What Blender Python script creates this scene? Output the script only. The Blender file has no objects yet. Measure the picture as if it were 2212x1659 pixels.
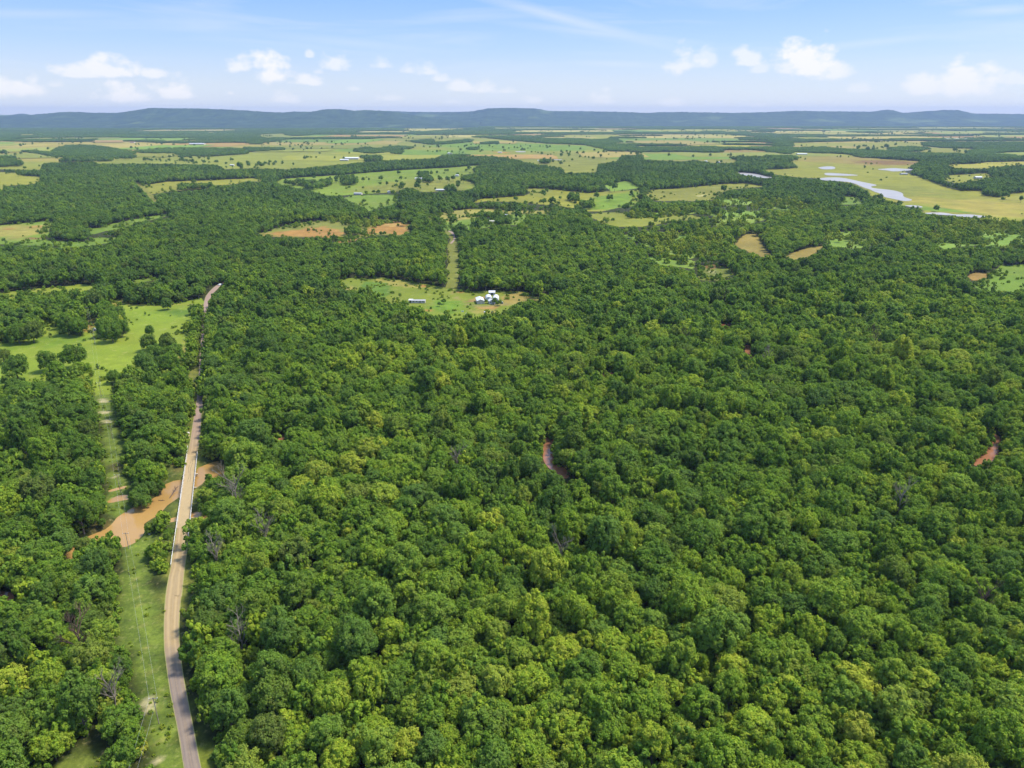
import bpy, bmesh, math, random
import numpy as np

sc = bpy.context.scene
C = sc.collection
RAD = math.radians
rng = np.random.default_rng(11)
random.seed(5)

# ------------------------------------------------------------------ camera
H = 150.0                       # the drone hovers 150 m over the valley floor
PITCH = RAD(20.73)
FPX = 1536.0                    # focal length in the units of the 2212 x 1659 reference frame
cd = bpy.data.cameras.new('camera'); cam = bpy.data.objects.new('camera', cd); C.objects.link(cam)
cam.location = (0, 0, H); cam.rotation_euler = (RAD(90) - PITCH, 0, 0)
cd.sensor_width = 36; cd.lens = 36 * FPX / 2212.0
cd.clip_start = 1; cd.clip_end = 60000
sc.camera = cam

# ------------------------------------------------------------------ exposure, sun, sky
sc.view_settings.view_transform = 'Standard'; sc.view_settings.look = 'None'
sc.view_settings.gamma = 1.0; sc.view_settings.exposure = 1.86
sc.view_settings.use_curve_mapping = False
sc.cycles.use_denoising = True
sc.cycles.max_bounces = 6; sc.cycles.diffuse_bounces = 3; sc.cycles.transmission_bounces = 3
sc.cycles.volume_bounces = 0; sc.cycles.sample_clamp_indirect = 4
SUN_TO = np.array([0.50, 0.12, 0.86]); SUN_TO /= np.linalg.norm(SUN_TO)
sl = bpy.data.lights.new('sun', 'SUN'); sl.energy = 2.0; sl.angle = RAD(11); sl.color = (1.0, 0.94, 0.82)
so = bpy.data.objects.new('sun', sl); C.objects.link(so)
from mathutils import Vector
so.rotation_euler = Vector(SUN_TO).to_track_quat('Z', 'Y').to_euler()
so.location = (0, 0, 900)
sun_el = math.asin(SUN_TO[2]); sun_az = math.atan2(SUN_TO[0], SUN_TO[1])


def ray(px, py):
    cp, sp = math.cos(PITCH), math.sin(PITCH)
    a = (np.asarray(px, float) - 1106.0) / FPX; b = (829.5 - np.asarray(py, float)) / FPX
    return a, cp + b * sp, -sp + b * cp


def ground(px, py, z=0.0):
    dx, dy, dz = ray(px, py)
    t = (z - H) / dz
    return t * dx, t * dy


def project(x, y, z):
    cp, sp = math.cos(PITCH), math.sin(PITCH)
    zz = z - H
    d = y * cp - zz * sp
    d = np.maximum(d, 1e-3)
    v = y * sp + zz * cp
    return 1106.0 + FPX * x / d, 829.5 - FPX * v / d


world = bpy.data.worlds.new('World'); sc.world = world; world.use_nodes = True
nt = world.node_tree; N = nt.nodes; L = nt.links
for n in list(N): N.remove(n)


def node(tree, typ, **kw):
    n = tree.nodes.new(typ)
    for k, v in kw.items(): setattr(n, k, v)
    return n


def mth(tree, op, a, b=None, c=None, clamp=False):
    n = tree.nodes.new('ShaderNodeMath'); n.operation = op; n.use_clamp = clamp
    for i, s in enumerate((a, b, c)):
        if s is None: continue
        if isinstance(s, (int, float)): n.inputs[i].default_value = s
        else: tree.links.new(s, n.inputs[i])
    return n.outputs[0]


def build_sky():
    out = node(nt, 'ShaderNodeOutputWorld'); bg = node(nt, 'ShaderNodeBackground')
    sky = node(nt, 'ShaderNodeTexSky', sky_type='NISHITA', sun_disc=False)
    sky.sun_elevation = sun_el; sky.sun_rotation = sun_az
    sky.air_density = 1.0; sky.dust_density = 0.6; sky.ozone_density = 2.0; sky.altitude = 300
    bg.inputs[1].default_value = 0.15
    hs = node(nt, 'ShaderNodeHueSaturation'); hs.inputs['Saturation'].default_value = 1.0
    L.new(sky.outputs[0], hs.inputs['Color'])
    tc = node(nt, 'ShaderNodeTexCoord'); sx = node(nt, 'ShaderNodeSeparateXYZ')
    L.new(tc.outputs['Generated'], sx.inputs[0])
    X, Y, Z = sx.outputs
    u = mth(nt, 'ARCTAN2', X, Y)
    hor = mth(nt, 'SQRT', mth(nt, 'ADD', mth(nt, 'MULTIPLY', X, X), mth(nt, 'MULTIPLY', Y, Y)))
    v = mth(nt, 'DIVIDE', Z, mth(nt, 'MAXIMUM', hor, 0.02))
    cv = node(nt, 'ShaderNodeCombineXYZ'); L.new(u, cv.inputs[0]); L.new(mth(nt, 'MULTIPLY', v, 1.5), cv.inputs[1])
    def noise(scale, detail, rough=0.55, off=0.0):
        m = node(nt, 'ShaderNodeMapping'); m.inputs['Location'].default_value = (off, off, off)
        L.new(cv.outputs[0], m.inputs[0])
        n = node(nt, 'ShaderNodeTexNoise'); n.inputs['Scale'].default_value = scale
        n.inputs['Detail'].default_value = detail; n.inputs['Roughness'].default_value = rough
        L.new(m.outputs[0], n.inputs['Vector']); return n.outputs['Fac']
    n1 = noise(34, 7, 0.6); n2 = noise(9, 3, 0.5, 4.2)
    nn = mth(nt, 'ADD', mth(nt, 'MULTIPLY', mth(nt, 'SUBTRACT', n1, 0.5), 2.6), mth(nt, 'MULTIPLY', mth(nt, 'SUBTRACT', n2, 0.5), 1.0))
    # cumulus heaps standing over the far hills: centre x, base y, half width, height, strength (reference frame units)
    heaps = [(30, 213, 52, 40, 1.0), (180, 170, 55, 24, .8), (250, 168, 75, 28, .9), (330, 170, 38, 20, .8), (262, 222, 62, 30, 1.0), (398, 216, 46, 32, 1.0),
             (520, 160, 36, 30, .8), (590, 180, 55, 42, 1.0), (660, 186, 46, 20, .8), (620, 224, 34, 20, .7), (728, 157, 44, 34, .7),
             (670, 126, 14, 12, .6), (828, 150, 34, 24, .55), (925, 165, 34, 24, .6), (1000, 198, 40, 22, .7), (1050, 205, 48, 26, .8), (840, 218, 40, 14, .5),
             (1155, 224, 36, 16, .5), (1300, 226, 34, 26, .5), (1460, 232, 40, 20, .5), (1478, 160, 50, 50, .7), (1520, 150, 26, 40, .5), (1610, 146, 36, 30, .7),
             (1740, 172, 66, 62, 1.0), (1800, 176, 40, 34, .8), (1700, 164, 34, 26, .7), (1640, 160, 30, 16, .5), (1990, 206, 50, 32, .8), (2085, 208, 62, 46, .9),
             (2190, 182, 40, 16, .5), (880, 160, 26, 16, .5), (950, 178, 30, 18, .6), (500, 205, 12, 8, .6), (124, 190, 20, 14, .5), (765, 196, 20, 8, .4), (1640, 232, 26, 8, .35), (980, 224, 30, 8, .35), (1090, 202, 30, 12, .5), (690, 160, 16, 10, .4), (1860, 200, 36, 14, .4), (2420, 190, 90, 50, .8), (-160, 190, 90, 40, .8), (-330, 170, 60, 50, .8), (2600, 170, 60, 50, .8)]
    tot = None
    for (cx, by, hw, hh, st) in heaps:
        dx, dy, dz = ray(cx, by); cu = math.atan2(dx, dy); cb = dz / math.hypot(dx, dy)
        ru = hw / FPX * 0.92; rv = hh / FPX
        du = mth(nt, 'MULTIPLY', mth(nt, 'SUBTRACT', u, cu), 1 / ru)
        dv = mth(nt, 'MULTIPLY', mth(nt, 'SUBTRACT', v, cb + rv * .28), 1 / rv)
        dv = mth(nt, 'MAXIMUM', dv, mth(nt, 'MULTIPLY', dv, -3.2))
        r = mth(nt, 'SQRT', mth(nt, 'ADD', mth(nt, 'MULTIPLY', du, du), mth(nt, 'MULTIPLY', dv, dv)))
        d = mth(nt, 'MULTIPLY', mth(nt, 'ADD', mth(nt, 'SUBTRACT', 0.92, r), nn), 1.9, clamp=True)
        d = mth(nt, 'MULTIPLY', d, mth(nt, 'SUBTRACT', 1.9, r, clamp=True))
        d = mth(nt, 'MULTIPLY', d, st)
        tot = d if tot is None else mth(nt, 'MAXIMUM', tot, d)
    # thin high cirrus
    m = node(nt, 'ShaderNodeMapping'); m.inputs['Scale'].default_value = (1.2, 9.0, 1); m.inputs['Rotation'].default_value = (0, 0, RAD(9))
    L.new(cv.outputs[0], m.inputs[0])
    n = node(nt, 'ShaderNodeTexNoise'); n.inputs['Scale'].default_value = 2.6; n.inputs['Detail'].default_value = 6; n.inputs['Roughness'].default_value = .6
    n.inputs['Distortion'].default_value = 0.6
    L.new(m.outputs[0], n.inputs['Vector'])
    ci = mth(nt, 'MULTIPLY', mth(nt, 'SUBTRACT', n.outputs['Fac'], 0.50), 2.0, clamp=True)
    ci = mth(nt, 'MULTIPLY', ci, mth(nt, 'MULTIPLY', v, 8.0, clamp=True))
    # a few long wind-drawn veils high up
    for (cx, by, hw, hh, rot, st) in ((1210, 38, 320, 15, 14, .55), (1300, 72, 260, 10, 6, .40), (60, 30, 200, 10, -3, .3), (1880, 92, 180, 9, -4, .35), (2160, 22, 80, 10, 0, .5), (760, 92, 240, 12, 4, .25), (1330, 138, 120, 8, 2, .3)):
        dx, dy, dz = ray(cx, by); cu = math.atan2(dx, dy); cb = dz / math.hypot(dx, dy); c_, s_ = math.cos(RAD(-rot)), math.sin(RAD(-rot))
        a = mth(nt, 'SUBTRACT', u, cu); b = mth(nt, 'SUBTRACT', v, cb)
        p = mth(nt, 'MULTIPLY', mth(nt, 'ADD', mth(nt, 'MULTIPLY', a, c_), mth(nt, 'MULTIPLY', b, s_)), FPX / hw)
        q = mth(nt, 'MULTIPLY', mth(nt, 'SUBTRACT', mth(nt, 'MULTIPLY', b, c_), mth(nt, 'MULTIPLY', a, s_)), FPX / hh)
        d = mth(nt, 'SUBTRACT', 1.0, mth(nt, 'SQRT', mth(nt, 'ADD', mth(nt, 'MULTIPLY', p, p), mth(nt, 'MULTIPLY', q, q))), clamp=True)
        d = mth(nt, 'MULTIPLY', mth(nt, 'MULTIPLY', d, st), mth(nt, 'ADD', .35, mth(nt, 'MULTIPLY', n.outputs['Fac'], 1.3)))
        ci = mth(nt, 'MAXIMUM', ci, d)
    dens = mth(nt, 'MAXIMUM', mth(nt, 'MULTIPLY', tot, 0.95), mth(nt, 'MULTIPLY', ci, 0.62), clamp=True)
    mix = node(nt, 'ShaderNodeMix', data_type='RGBA')
    # the low sky is milky with summer haze: grade the Nishita colour by elevation
    rp = node(nt, 'ShaderNodeValToRGB'); e = rp.color_ramp.elements
    e[0].position = 0.0; e[0].color = (0.49, 0.52, 0.57, 1); e[1].position = 1.0; e[1].color = (0.12, 0.25, 0.56, 1)
    x = e.new(.12); x.color = (0.375, 0.435, 0.55, 1); x = e.new(.24); x.color = (0.255, 0.37, 0.58, 1); x = e.new(.42); x.color = (0.142, 0.285, 0.60, 1)
    L.new(mth(nt, 'MULTIPLY', v, 3.0, clamp=True), rp.inputs[0])
    vm = node(nt, 'ShaderNodeVectorMath', operation='SCALE'); vm.inputs['Scale'].default_value = 2.72; L.new(rp.outputs[0], vm.inputs[0])
    gm = node(nt, 'ShaderNodeMix', data_type='RGBA')
    gf = node(nt, 'ShaderNodeMapRange'); gf.interpolation_type = 'SMOOTHSTEP'; gf.inputs[1].default_value = .2; gf.inputs[2].default_value = .7; gf.inputs[3].default_value = .92; gf.inputs[4].default_value = 0.0
    L.new(v, gf.inputs[0]); L.new(gf.outputs[0], gm.inputs['Factor']); L.new(hs.outputs[0], gm.inputs['A']); L.new(vm.outputs[0], gm.inputs['B'])
    L.new(dens, mix.inputs['Factor']); L.new(gm.outputs['Result'], mix.inputs['A'])
    mix.inputs['B'].default_value = (1.92, 1.91, 1.91, 1)
    L.new(mix.outputs['Result'], bg.inputs[0]); L.new(bg.outputs[0], out.inputs[0])
    return sky


build_sky()

# ------------------------------------------------------------------ materials
MATS = {}


def new_mat(name):
    m = bpy.data.materials.new(name); m.use_nodes = True
    t = m.node_tree
    for n in list(t.nodes): t.nodes.remove(n)
    o = t.nodes.new('ShaderNodeOutputMaterial')
    return m, t, o


def principled(t, o, rough=0.9, spec=0.2):
    b = t.nodes.new('ShaderNodeBsdfPrincipled'); b.inputs['Roughness'].default_value = rough
    b.inputs['Specular IOR Level'].default_value = spec
    t.links.new(b.outputs[0], o.inputs[0]); return b


def tnoise(t, scale, detail=4, rough=.55, coord='Object', stretch=(1, 1, 1)):
    tc = t.nodes.new('ShaderNodeTexCoord'); mp = t.nodes.new('ShaderNodeMapping'); mp.inputs['Scale'].default_value = stretch
    n = t.nodes.new('ShaderNodeTexNoise'); n.inputs['Scale'].default_value = scale; n.inputs['Detail'].default_value = detail; n.inputs['Roughness'].default_value = rough
    t.links.new(tc.outputs[coord], mp.inputs[0]); t.links.new(mp.outputs[0], n.inputs['Vector'])
    return n.outputs['Fac']


def remap(t, s, lo, hi, a=0.0, b=1.0):
    n = t.nodes.new('ShaderNodeMapRange'); n.inputs[1].default_value = lo; n.inputs[2].default_value = hi
    n.inputs[3].default_value = a; n.inputs[4].default_value = b
    t.links.new(s, n.inputs[0]); return n.outputs[0]


def mixc(t, f, a, b, mode='MIX'):
    n = t.nodes.new('ShaderNodeMix'); n.data_type = 'RGBA'; n.blend_type = mode
    for k, s in (('Factor', f), ('A', a), ('B', b)):
        if isinstance(s, (int, float)): n.inputs[k].default_value = s
        elif isinstance(s, tuple): n.inputs[k].default_value = (*s, 1) if len(s) == 3 else s
        else: t.links.new(s, n.inputs[k])
    return n.outputs['Result']


def plain_mat(name, col, rough=.8, spec=.2, var=.25, scale=1.5, dirt=None, metallic=0.0):
    m, t, o = new_mat(name); b = principled(t, o, rough, spec); b.inputs['Metallic'].default_value = metallic
    f = remap(t, tnoise(t, scale, 5), .3, .7)
    d = tuple(c * (1 - var) for c in col)
    c = mixc(t, f, col, d)
    if dirt:
        c = mixc(t, remap(t, tnoise(t, scale * .35, 6, .7), .52, .66), c, dirt)
    t.links.new(c, b.inputs['Base Color']); return m


def leaf_mat():
    m, t, o = new_mat('foliage')
    at = t.nodes.new('ShaderNodeAttribute'); at.attribute_type = 'INSTANCER'; at.attribute_name = 'tint'
    lf = t.nodes.new('ShaderNodeAttribute'); lf.attribute_name = 'leaf'
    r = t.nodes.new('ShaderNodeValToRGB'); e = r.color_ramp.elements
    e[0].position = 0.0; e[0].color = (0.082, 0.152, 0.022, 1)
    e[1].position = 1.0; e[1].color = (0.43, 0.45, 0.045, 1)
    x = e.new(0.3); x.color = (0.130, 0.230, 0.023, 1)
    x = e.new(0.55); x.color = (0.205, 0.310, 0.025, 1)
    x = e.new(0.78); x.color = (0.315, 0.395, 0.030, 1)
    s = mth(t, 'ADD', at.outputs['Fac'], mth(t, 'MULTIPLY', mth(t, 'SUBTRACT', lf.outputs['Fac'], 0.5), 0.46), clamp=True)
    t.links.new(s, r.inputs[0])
    b = principled(t, o, 0.75, 0.08)
    oc = mixc(t, remap(t, tnoise(t, .38, 3, .6), .48, .72, 0, .42), r.outputs[0], (0.19, 0.17, 0.055))
    oi = t.nodes.new('ShaderNodeObjectInfo'); oc = mixc(t, remap(t, oi.outputs['Random'], .55, 1.0, 0, .38), oc, (0.135, 0.215, 0.055))
    oc = mixc(t, remap(t, oi.outputs['Random'], .0, .16, .35, 0), oc, (0.235, 0.205, 0.06)); t.links.new(oc, b.inputs['Base Color'])
    tr = t.nodes.new('ShaderNodeBsdfTranslucent'); t.links.new(mixc(t, 0.4, r.outputs[0], (0.16, 0.24, 0.01)), tr.inputs[0])
    ms = t.nodes.new('ShaderNodeMixShader'); ms.inputs[0].default_value = 0.46
    t.links.new(b.outputs[0], ms.inputs[1]); t.links.new(tr.outputs[0], ms.inputs[2]); t.links.new(ms.outputs[0], o.inputs[0])
    return m


def cover_mat(name, nscale, amount=.5, fine=1.0):
    """ground cover: base colour from the surface's own 'cover' attribute, broken up by noise"""
    m, t, o = new_mat(name); b = principled(t, o, 0.95, 0.08)
    a = t.nodes.new('ShaderNodeAttribute'); a.attribute_name = 'cover'
    f1 = remap(t, tnoise(t, nscale, 6, .65), .3, .7, 1 - amount, 1 + amount)
    f2 = remap(t, tnoise(t, nscale * 7 * fine, 4, .7), .3, .7, 1 - amount * .6, 1 + amount * .6)
    f = mth(t, 'MULTIPLY', f1, f2)
    cx = t.nodes.new('ShaderNodeCombineXYZ')
    t.links.new(mth(t, 'POWER', f, 1.15), cx.inputs[0]); t.links.new(f, cx.inputs[1]); t.links.new(mth(t, 'POWER', f, 0.8), cx.inputs[2])
    c = mixc(t, 1.0, a.outputs['Color'], cx.outputs[0], 'MULTIPLY')
    # dry tufts and bare flecks
    c = mixc(t, remap(t, tnoise(t, nscale * 3.1, 5, .7), .56, .74, 0, .40), c, (0.34, 0.29, 0.12))
    c = mixc(t, remap(t, tnoise(t, nscale * 2.3, 5, .7, stretch=(1, 1.7, 1)), .60, .74, 0, .5), c, (0.085, 0.15, 0.03))
    t.links.new(c, b.inputs['Base Color'])
    return m


M_LEAF = leaf_mat()
M_BARK = plain_mat('bark', (0.16, 0.13, 0.10), .95, .1, .5, 3)
M_DEAD = plain_mat('dead_wood', (0.22, 0.185, 0.135), .95, .1, .4, 3)
M_DEADB = plain_mat('brown_dead_wood', (0.12, 0.078, 0.052), .95, .1, .4, 3)
M_NEAR = cover_mat('ground_cover', 0.14, .46)
M_FIELD = cover_mat('field_cover', 0.020, .17, 1.6)
M_FIELD_N = cover_mat('meadow_cover', 0.05, .12, 2.0)
M_WHITE = plain_mat('white_sheet_metal', (0.50, 0.50, 0.48), .45, .4, .07, .6, (0.5, 0.48, 0.42))
M_CREAM = plain_mat('cream_wall', (0.42, 0.38, 0.29), .7, .3, .1, .8, (0.5, 0.45, 0.34))
M_GREYR = plain_mat('grey_shingle', (0.32, 0.32, 0.32), .85, .2, .25, 1.2, (0.33, 0.31, 0.28))
M_DARK = plain_mat('dark_opening', (0.03, 0.03, 0.035), .6, .3, .2, 1)
M_REDR = plain_mat('red_roof', (0.32, 0.09, 0.06), .7, .3, .2, 1)
M_RAIL = plain_mat('galvanised_rail', (0.62, 0.60, 0.55), .55, .5, .2, 1.3, (0.42, 0.33, 0.22))
M_POLE = plain_mat('weathered_pole', (0.30, 0.25, 0.20), .9, .1, .4, 2)
M_WIRE = plain_mat('aluminium_wire', (0.33, 0.34, 0.35), .5, .5, .1, 1)
M_CERAM = plain_mat('glazed_insulator', (0.75, 0.75, 0.72), .3, .5, .1, 2)
M_ROCK = plain_mat('pale_rock', (0.55, 0.52, 0.46), .9, .2, .35, 1.5)
M_PAINT = plain_mat('white_car_paint', (0.80, 0.80, 0.80), .3, .5, .05, 1)
M_TYRE = plain_mat('tyre_rubber', (0.03, 0.03, 0.03), .9, .2, .2, 3)
M_GLASS = plain_mat('dark_window_glass', (0.04, 0.05, 0.06), .1, .6, .1, 1)
M_CONC = plain_mat('bridge_concrete', (0.40, 0.33, 0.22), .9, .2, .25, .5, (0.25, 0.2, 0.14))


def road_mat():
    m, t, o = new_mat('gravel_road'); b = principled(t, o, .95, .1)
    uv = t.nodes.new('ShaderNodeUVMap'); s = t.nodes.new('ShaderNodeSeparateXYZ'); t.links.new(uv.outputs[0], s.inputs[0])
    along = s.outputs[1]
    tan = mixc(t, remap(t, tnoise(t, .5, 6, .7), .3, .7), (0.27, 0.19, 0.088), (0.21, 0.145, 0.068))
    grey = mixc(t, remap(t, tnoise(t, .6, 6, .7), .3, .7), (0.22, 0.165, 0.112), (0.16, 0.118, 0.082))
    # wheel tracks
    cx = t.nodes.new('ShaderNodeCombineXYZ'); t.links.new(mth(t, 'MULTIPLY', s.outputs[0], 11.0), cx.inputs[0]); t.links.new(mth(t, 'MULTIPLY', along, 0.035), cx.inputs[1])
    n = t.nodes.new('ShaderNodeTexNoise'); n.inputs['Scale'].default_value = 1.0; n.inputs['Detail'].default_value = 5; n.inputs['Roughness'].default_value = .6
    t.links.new(cx.outputs[0], n.inputs['Vector'])
    tr = remap(t, n.outputs['Fac'], .36, .62)
    tan = mixc(t, tr, (0.25, 0.185, 0.10), tan); grey = mixc(t, tr, (0.13, 0.105, 0.092), grey)
    rut = remap(t, mth(t, 'ABSOLUTE', mth(t, 'SUBTRACT', mth(t, 'ABSOLUTE', mth(t, 'SUBTRACT', mth(t, 'ADD', s.outputs[0], mth(t, 'MULTIPLY', mth(t, 'SUBTRACT', tnoise(t, .06, 3), .5), .25)), .5)), .20)), .03, .10, .55, 0)
    tan = mixc(t, rut, tan, (0.33, 0.24, 0.12)); grey = mixc(t, rut, grey, (0.19, 0.15, 0.115))
    # packed tan gravel to the north, tarred greyish chips near the bend
    k = remap(t, mth(t, 'ADD', along, mth(t, 'MULTIPLY', tnoise(t, .09, 4, .6), 26.0)), 62.0, 78.0)
    far = remap(t, mth(t, 'ADD', along, mth(t, 'MULTIPLY', tnoise(t, .05, 4, .6), 50.0)), 250.0, 300.0)
    c = mixc(t, k, grey, tan)
    c = mixc(t, far, c, (0.22, 0.155, 0.115))
    # grassy ragged margins
    e = mth(t, 'ABSOLUTE', mth(t, 'SUBTRACT', s.outputs[0], 0.5))
    eg = remap(t, mth(t, 'ADD', e, mth(t, 'MULTIPLY', tnoise(t, .7, 5, .7), .14)), .50, .56)
    c = mixc(t, eg, c, (0.20, 0.20, 0.06))
    t.links.new(c, b.inputs['Base Color']); return m


def deck_mat():
    m, t, o = new_mat('bridge_deck_gravel'); b = principled(t, o, .9, .15)
    c = mixc(t, remap(t, tnoise(t, .5, 6, .7), .3, .7), (0.315, 0.23, 0.115), (0.26, 0.19, 0.095))
    w = t.nodes.new('ShaderNodeTexNoise'); w.inputs['Scale'].default_value = 1; w.inputs['Detail'].default_value = 5
    tc = t.nodes.new('ShaderNodeTexCoord'); mp = t.nodes.new('ShaderNodeMapping'); mp.inputs['Scale'].default_value = (1.6, .10, 1); mp.inputs['Rotation'].default_value = (0, 0, RAD(12))
    t.links.new(tc.outputs['Object'], mp.inputs[0]); t.links.new(mp.outputs[0], w.inputs['Vector'])
    c = mixc(t, remap(t, w.outputs['Fac'], .58, .66, 0, .45), c, (0.27, 0.19, 0.10))
    t.links.new(c, b.inputs['Base Color']); return m


def water_mat(name, deep, rough=.05):
    m, t, o = new_mat(name); b = principled(t, o, rough, .5); b.inputs['IOR'].default_value = 1.33
    c = mixc(t, remap(t, tnoise(t, .03, 4, .6), .35, .65), deep, tuple(x * .8 for x in deep))
    t.links.new(c, b.inputs['Base Color'])
    bp = t.nodes.new('ShaderNodeBump'); bp.inputs['Strength'].default_value = .06; bp.inputs['Distance'].default_value = .2
    t.links.new(tnoise(t, .8, 3), bp.inputs['Height']); t.links.new(bp.outputs[0], b.inputs['Normal'])
    return m


M_ROAD = road_mat(); M_DECK = deck_mat()
M_RIVER = water_mat('muddy_water', (0.30, 0.175, 0.052), .18)
M_CREEK = water_mat('red_muddy_water', (0.24, 0.105, 0.05), .16)
M_POND = water_mat('pond_water', (0.28, 0.25, 0.21), .40)

# ------------------------------------------------------------------ object helpers


def tag(o, label=None, cat=None, group=None, kind=None):
    if label: o['label'] = label
    if cat: o['category'] = cat
    if group: o['group'] = group
    if kind: o['kind'] = kind
    return o


def empty(name, loc=(0, 0, 0), rz=0.0):
    o = bpy.data.objects.new(name, None); C.objects.link(o); o.location = loc; o.rotation_euler = (0, 0, rz); o.empty_display_size = 1
    return o


def link(name, me, mat=None, parent=None):
    o = bpy.data.objects.new(name, me); C.objects.link(o)
    if mat is not None and len(me.materials) == 0: me.materials.append(mat)
    if parent: o.parent = parent
    return o


def quick_mesh(name, co, faces_idx, nside, attrs=None, mat=None, smooth=False):
    """faces all with nside corners, numpy arrays"""
    me = bpy.data.meshes.new(name)
    co = np.asarray(co, np.float32); f = np.asarray(faces_idx, np.int32).reshape(-1, nside)
    me.vertices.add(len(co)); me.vertices.foreach_set('co', co.ravel())
    me.loops.add(f.size); me.loops.foreach_set('vertex_index', f.ravel())
    me.polygons.add(len(f)); me.polygons.foreach_set('loop_start', np.arange(0, f.size, nside, dtype=np.int32))
    me.polygons.foreach_set('loop_total', np.full(len(f), nside, np.int32))
    if smooth: me.polygons.foreach_set('use_smooth', np.ones(len(f), bool))
    for an, (typ, dom, data) in (attrs or {}).items():
        a = me.attributes.new(an, typ, dom)
        data = np.asarray(data, np.float32)
        a.data.foreach_set('color' if 'COLOR' in typ else 'value', data.ravel())
    if mat: me.materials.append(mat)
    me.update(calc_edges=True); me.validate()
    return me


class MB:
    def __init__(s): s.v = []; s.f = []
    def add(s, vs, fs):
        k = len(s.v); s.v += [tuple(p) for p in vs]; s.f += [tuple(i + k for i in f) for f in fs]
    def box(s, c, d, rz=0.0):
        x, y, z = (q / 2 for q in d); cr, sr = math.cos(rz), math.sin(rz); P = []
        for dz in (-z, z):
            for (a, b) in ((-x, -y), (x, -y), (x, y), (-x, y)):
                P.append((c[0] + a * cr - b * sr, c[1] + a * sr + b * cr, c[2] + dz))
        s.add(P, [(3, 2, 1, 0), (4, 5, 6, 7), (0, 1, 5, 4), (1, 2, 6, 5), (2, 3, 7, 6), (3, 0, 4, 7)])
    def tube(s, a, b, r0, r1, n=6):
        a = Vector(a); b = Vector(b); d = (b - a)
        if d.length < 1e-6: return
        q = d.to_track_quat('Z', 'Y'); P = []
        for (p, r) in ((a, r0), (b, r1)):
            for i in range(n):
                t = 2 * math.pi * i / n; P.append(p + q @ Vector((math.cos(t) * r, math.sin(t) * r, 0)))
        F = [(i, (i + 1) % n, n + (i + 1) % n, n + i) for i in range(n)] + [tuple(range(n - 1, -1, -1)), tuple(range(n, 2 * n))]
        s.add(P, F)
    def mesh(s, name, mat):
        me = bpy.data.meshes.new(name); me.from_pydata(s.v, [], s.f); me.materials.append(mat); me.update(); return me
    def obj(s, name, mat, parent=None): return link(name, s.mesh(name, mat), None, parent)


# ------------------------------------------------------------------ layout map
def R1(p): return [(x / 3, 192 + y / 3) for x, y in p]
def R2(p): return [(737.3 + x / 3, 192 + y / 3) for x, y in p]
def R3(p): return [(1474.6 + x / 3, 192 + y / 3) for x, y in p]
def R4(p): return [(.2778 * x, 506.9 + .2778 * y) for x, y in p]
def R5(p): return [(76.8 + .2778 * x, 844.9 + .2778 * y) for x, y in p]
def R6(p): return [(.2592 * x, 1228.9 + .2592 * y) for x, y in p]
def R7(p): return [(691.2 + .2431 * x, 460.8 + .2431 * y) for x, y in p]
def R8(p): return [(860.2 + .1458 * x, 599.1 + .1458 * y) for x, y in p]   # farm close-up
def RB(p): return [(291.9 + .1296 * x, 983.1 + .1296 * y) for x, y in p]   # bridge close-up


def inside(px, py, poly):
    px = np.asarray(px); py = np.asarray(py); r = np.zeros(px.shape, bool); n = len(poly)
    xs = [p[0] for p in poly]; ys = [p[1] for p in poly]
    bb = (px >= min(xs)) & (px <= max(xs)) & (py >= min(ys)) & (py <= max(ys))
    if not bb.any(): return r
    qx = px[bb]; qy = py[bb]; q = np.zeros(qx.shape, bool)
    for i in range(n):
        x0, y0 = poly[i]; x1, y1 = poly[(i + 1) % n]
        if y0 == y1: continue
        c = ((y0 > qy) != (y1 > qy)) & (qx < (x1 - x0) * (qy - y0) / (y1 - y0) + x0)
        q ^= c
    r[bb] = q; return r


# pasture colours (linear)
YG = (0.30, 0.32, 0.075); LG = (0.19, 0.31, 0.060); DG = (0.15, 0.25, 0.06); TAN = (0.40, 0.35, 0.14); MIXG = (0.27, 0.31, 0.085)
OLV = (0.25, 0.27, 0.085); RED = (0.46, 0.25, 0.12); BRN = (0.25, 0.155, 0.09); PALE = (0.55, 0.50, 0.42)

# name, outline, colour, scatter of single trees, patches [(outline, colour, softness in m)]
FIELDS = []
def F(name, poly, col, scat=0.0, patches=()): FIELDS.append((name, poly, col, scat, list(patches)))

F('pasture', R1([(-900, 350), (0, 345), (400, 345), (850, 341), (1230, 360), (1700, 360), (1900, 345), (2212, 335), (2462, 320), (2712, 315), (3112, 315), (3312, 335), (3552, 355), (3802, 365), (3952, 400), (3972, 420), (4012, 430), (4002, 465), (3872, 490), (3862, 540), (3662, 545), (3652, 510), (3562, 500), (3392, 470), (3292, 445), (3212, 435), (2992, 432), (2812, 450), (2512, 460), (2212, 490), (1900, 520), (1600, 515), (1460, 522), (1400, 490), (1000, 485), (640, 485), (600, 470), (280, 480), (255, 525), (0, 520), (-900, 520)]), MIXG, 1.0,
  [(R1([(-900, 340), (1700, 340), (1700, 400), (900, 430), (600, 470), (-900, 480)]), TAN, 60),
   (R1([(0, 500), (300, 500), (300, 525), (0, 525)]), YG, 30),
   (R2([(900, 340), (1560, 370), (1700, 400), (1300, 400), (900, 400), (500, 370)]), LG, 60),
   (R2([(1250, 410), (1760, 425), (1650, 540), (1440, 530), (1150, 450)]), OLV, 60),
   (R2([(0, 380), (600, 400), (900, 380), (900, 430), (300, 455), (0, 470)]), LG, 60),
   (R2([(1580, 390), (1700, 400), (1740, 410), (1600, 405)]), YG, 20),
   (R2([(980, 405), (1060, 410), (1070, 420), (1000, 415)]), RED, 8)])
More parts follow.
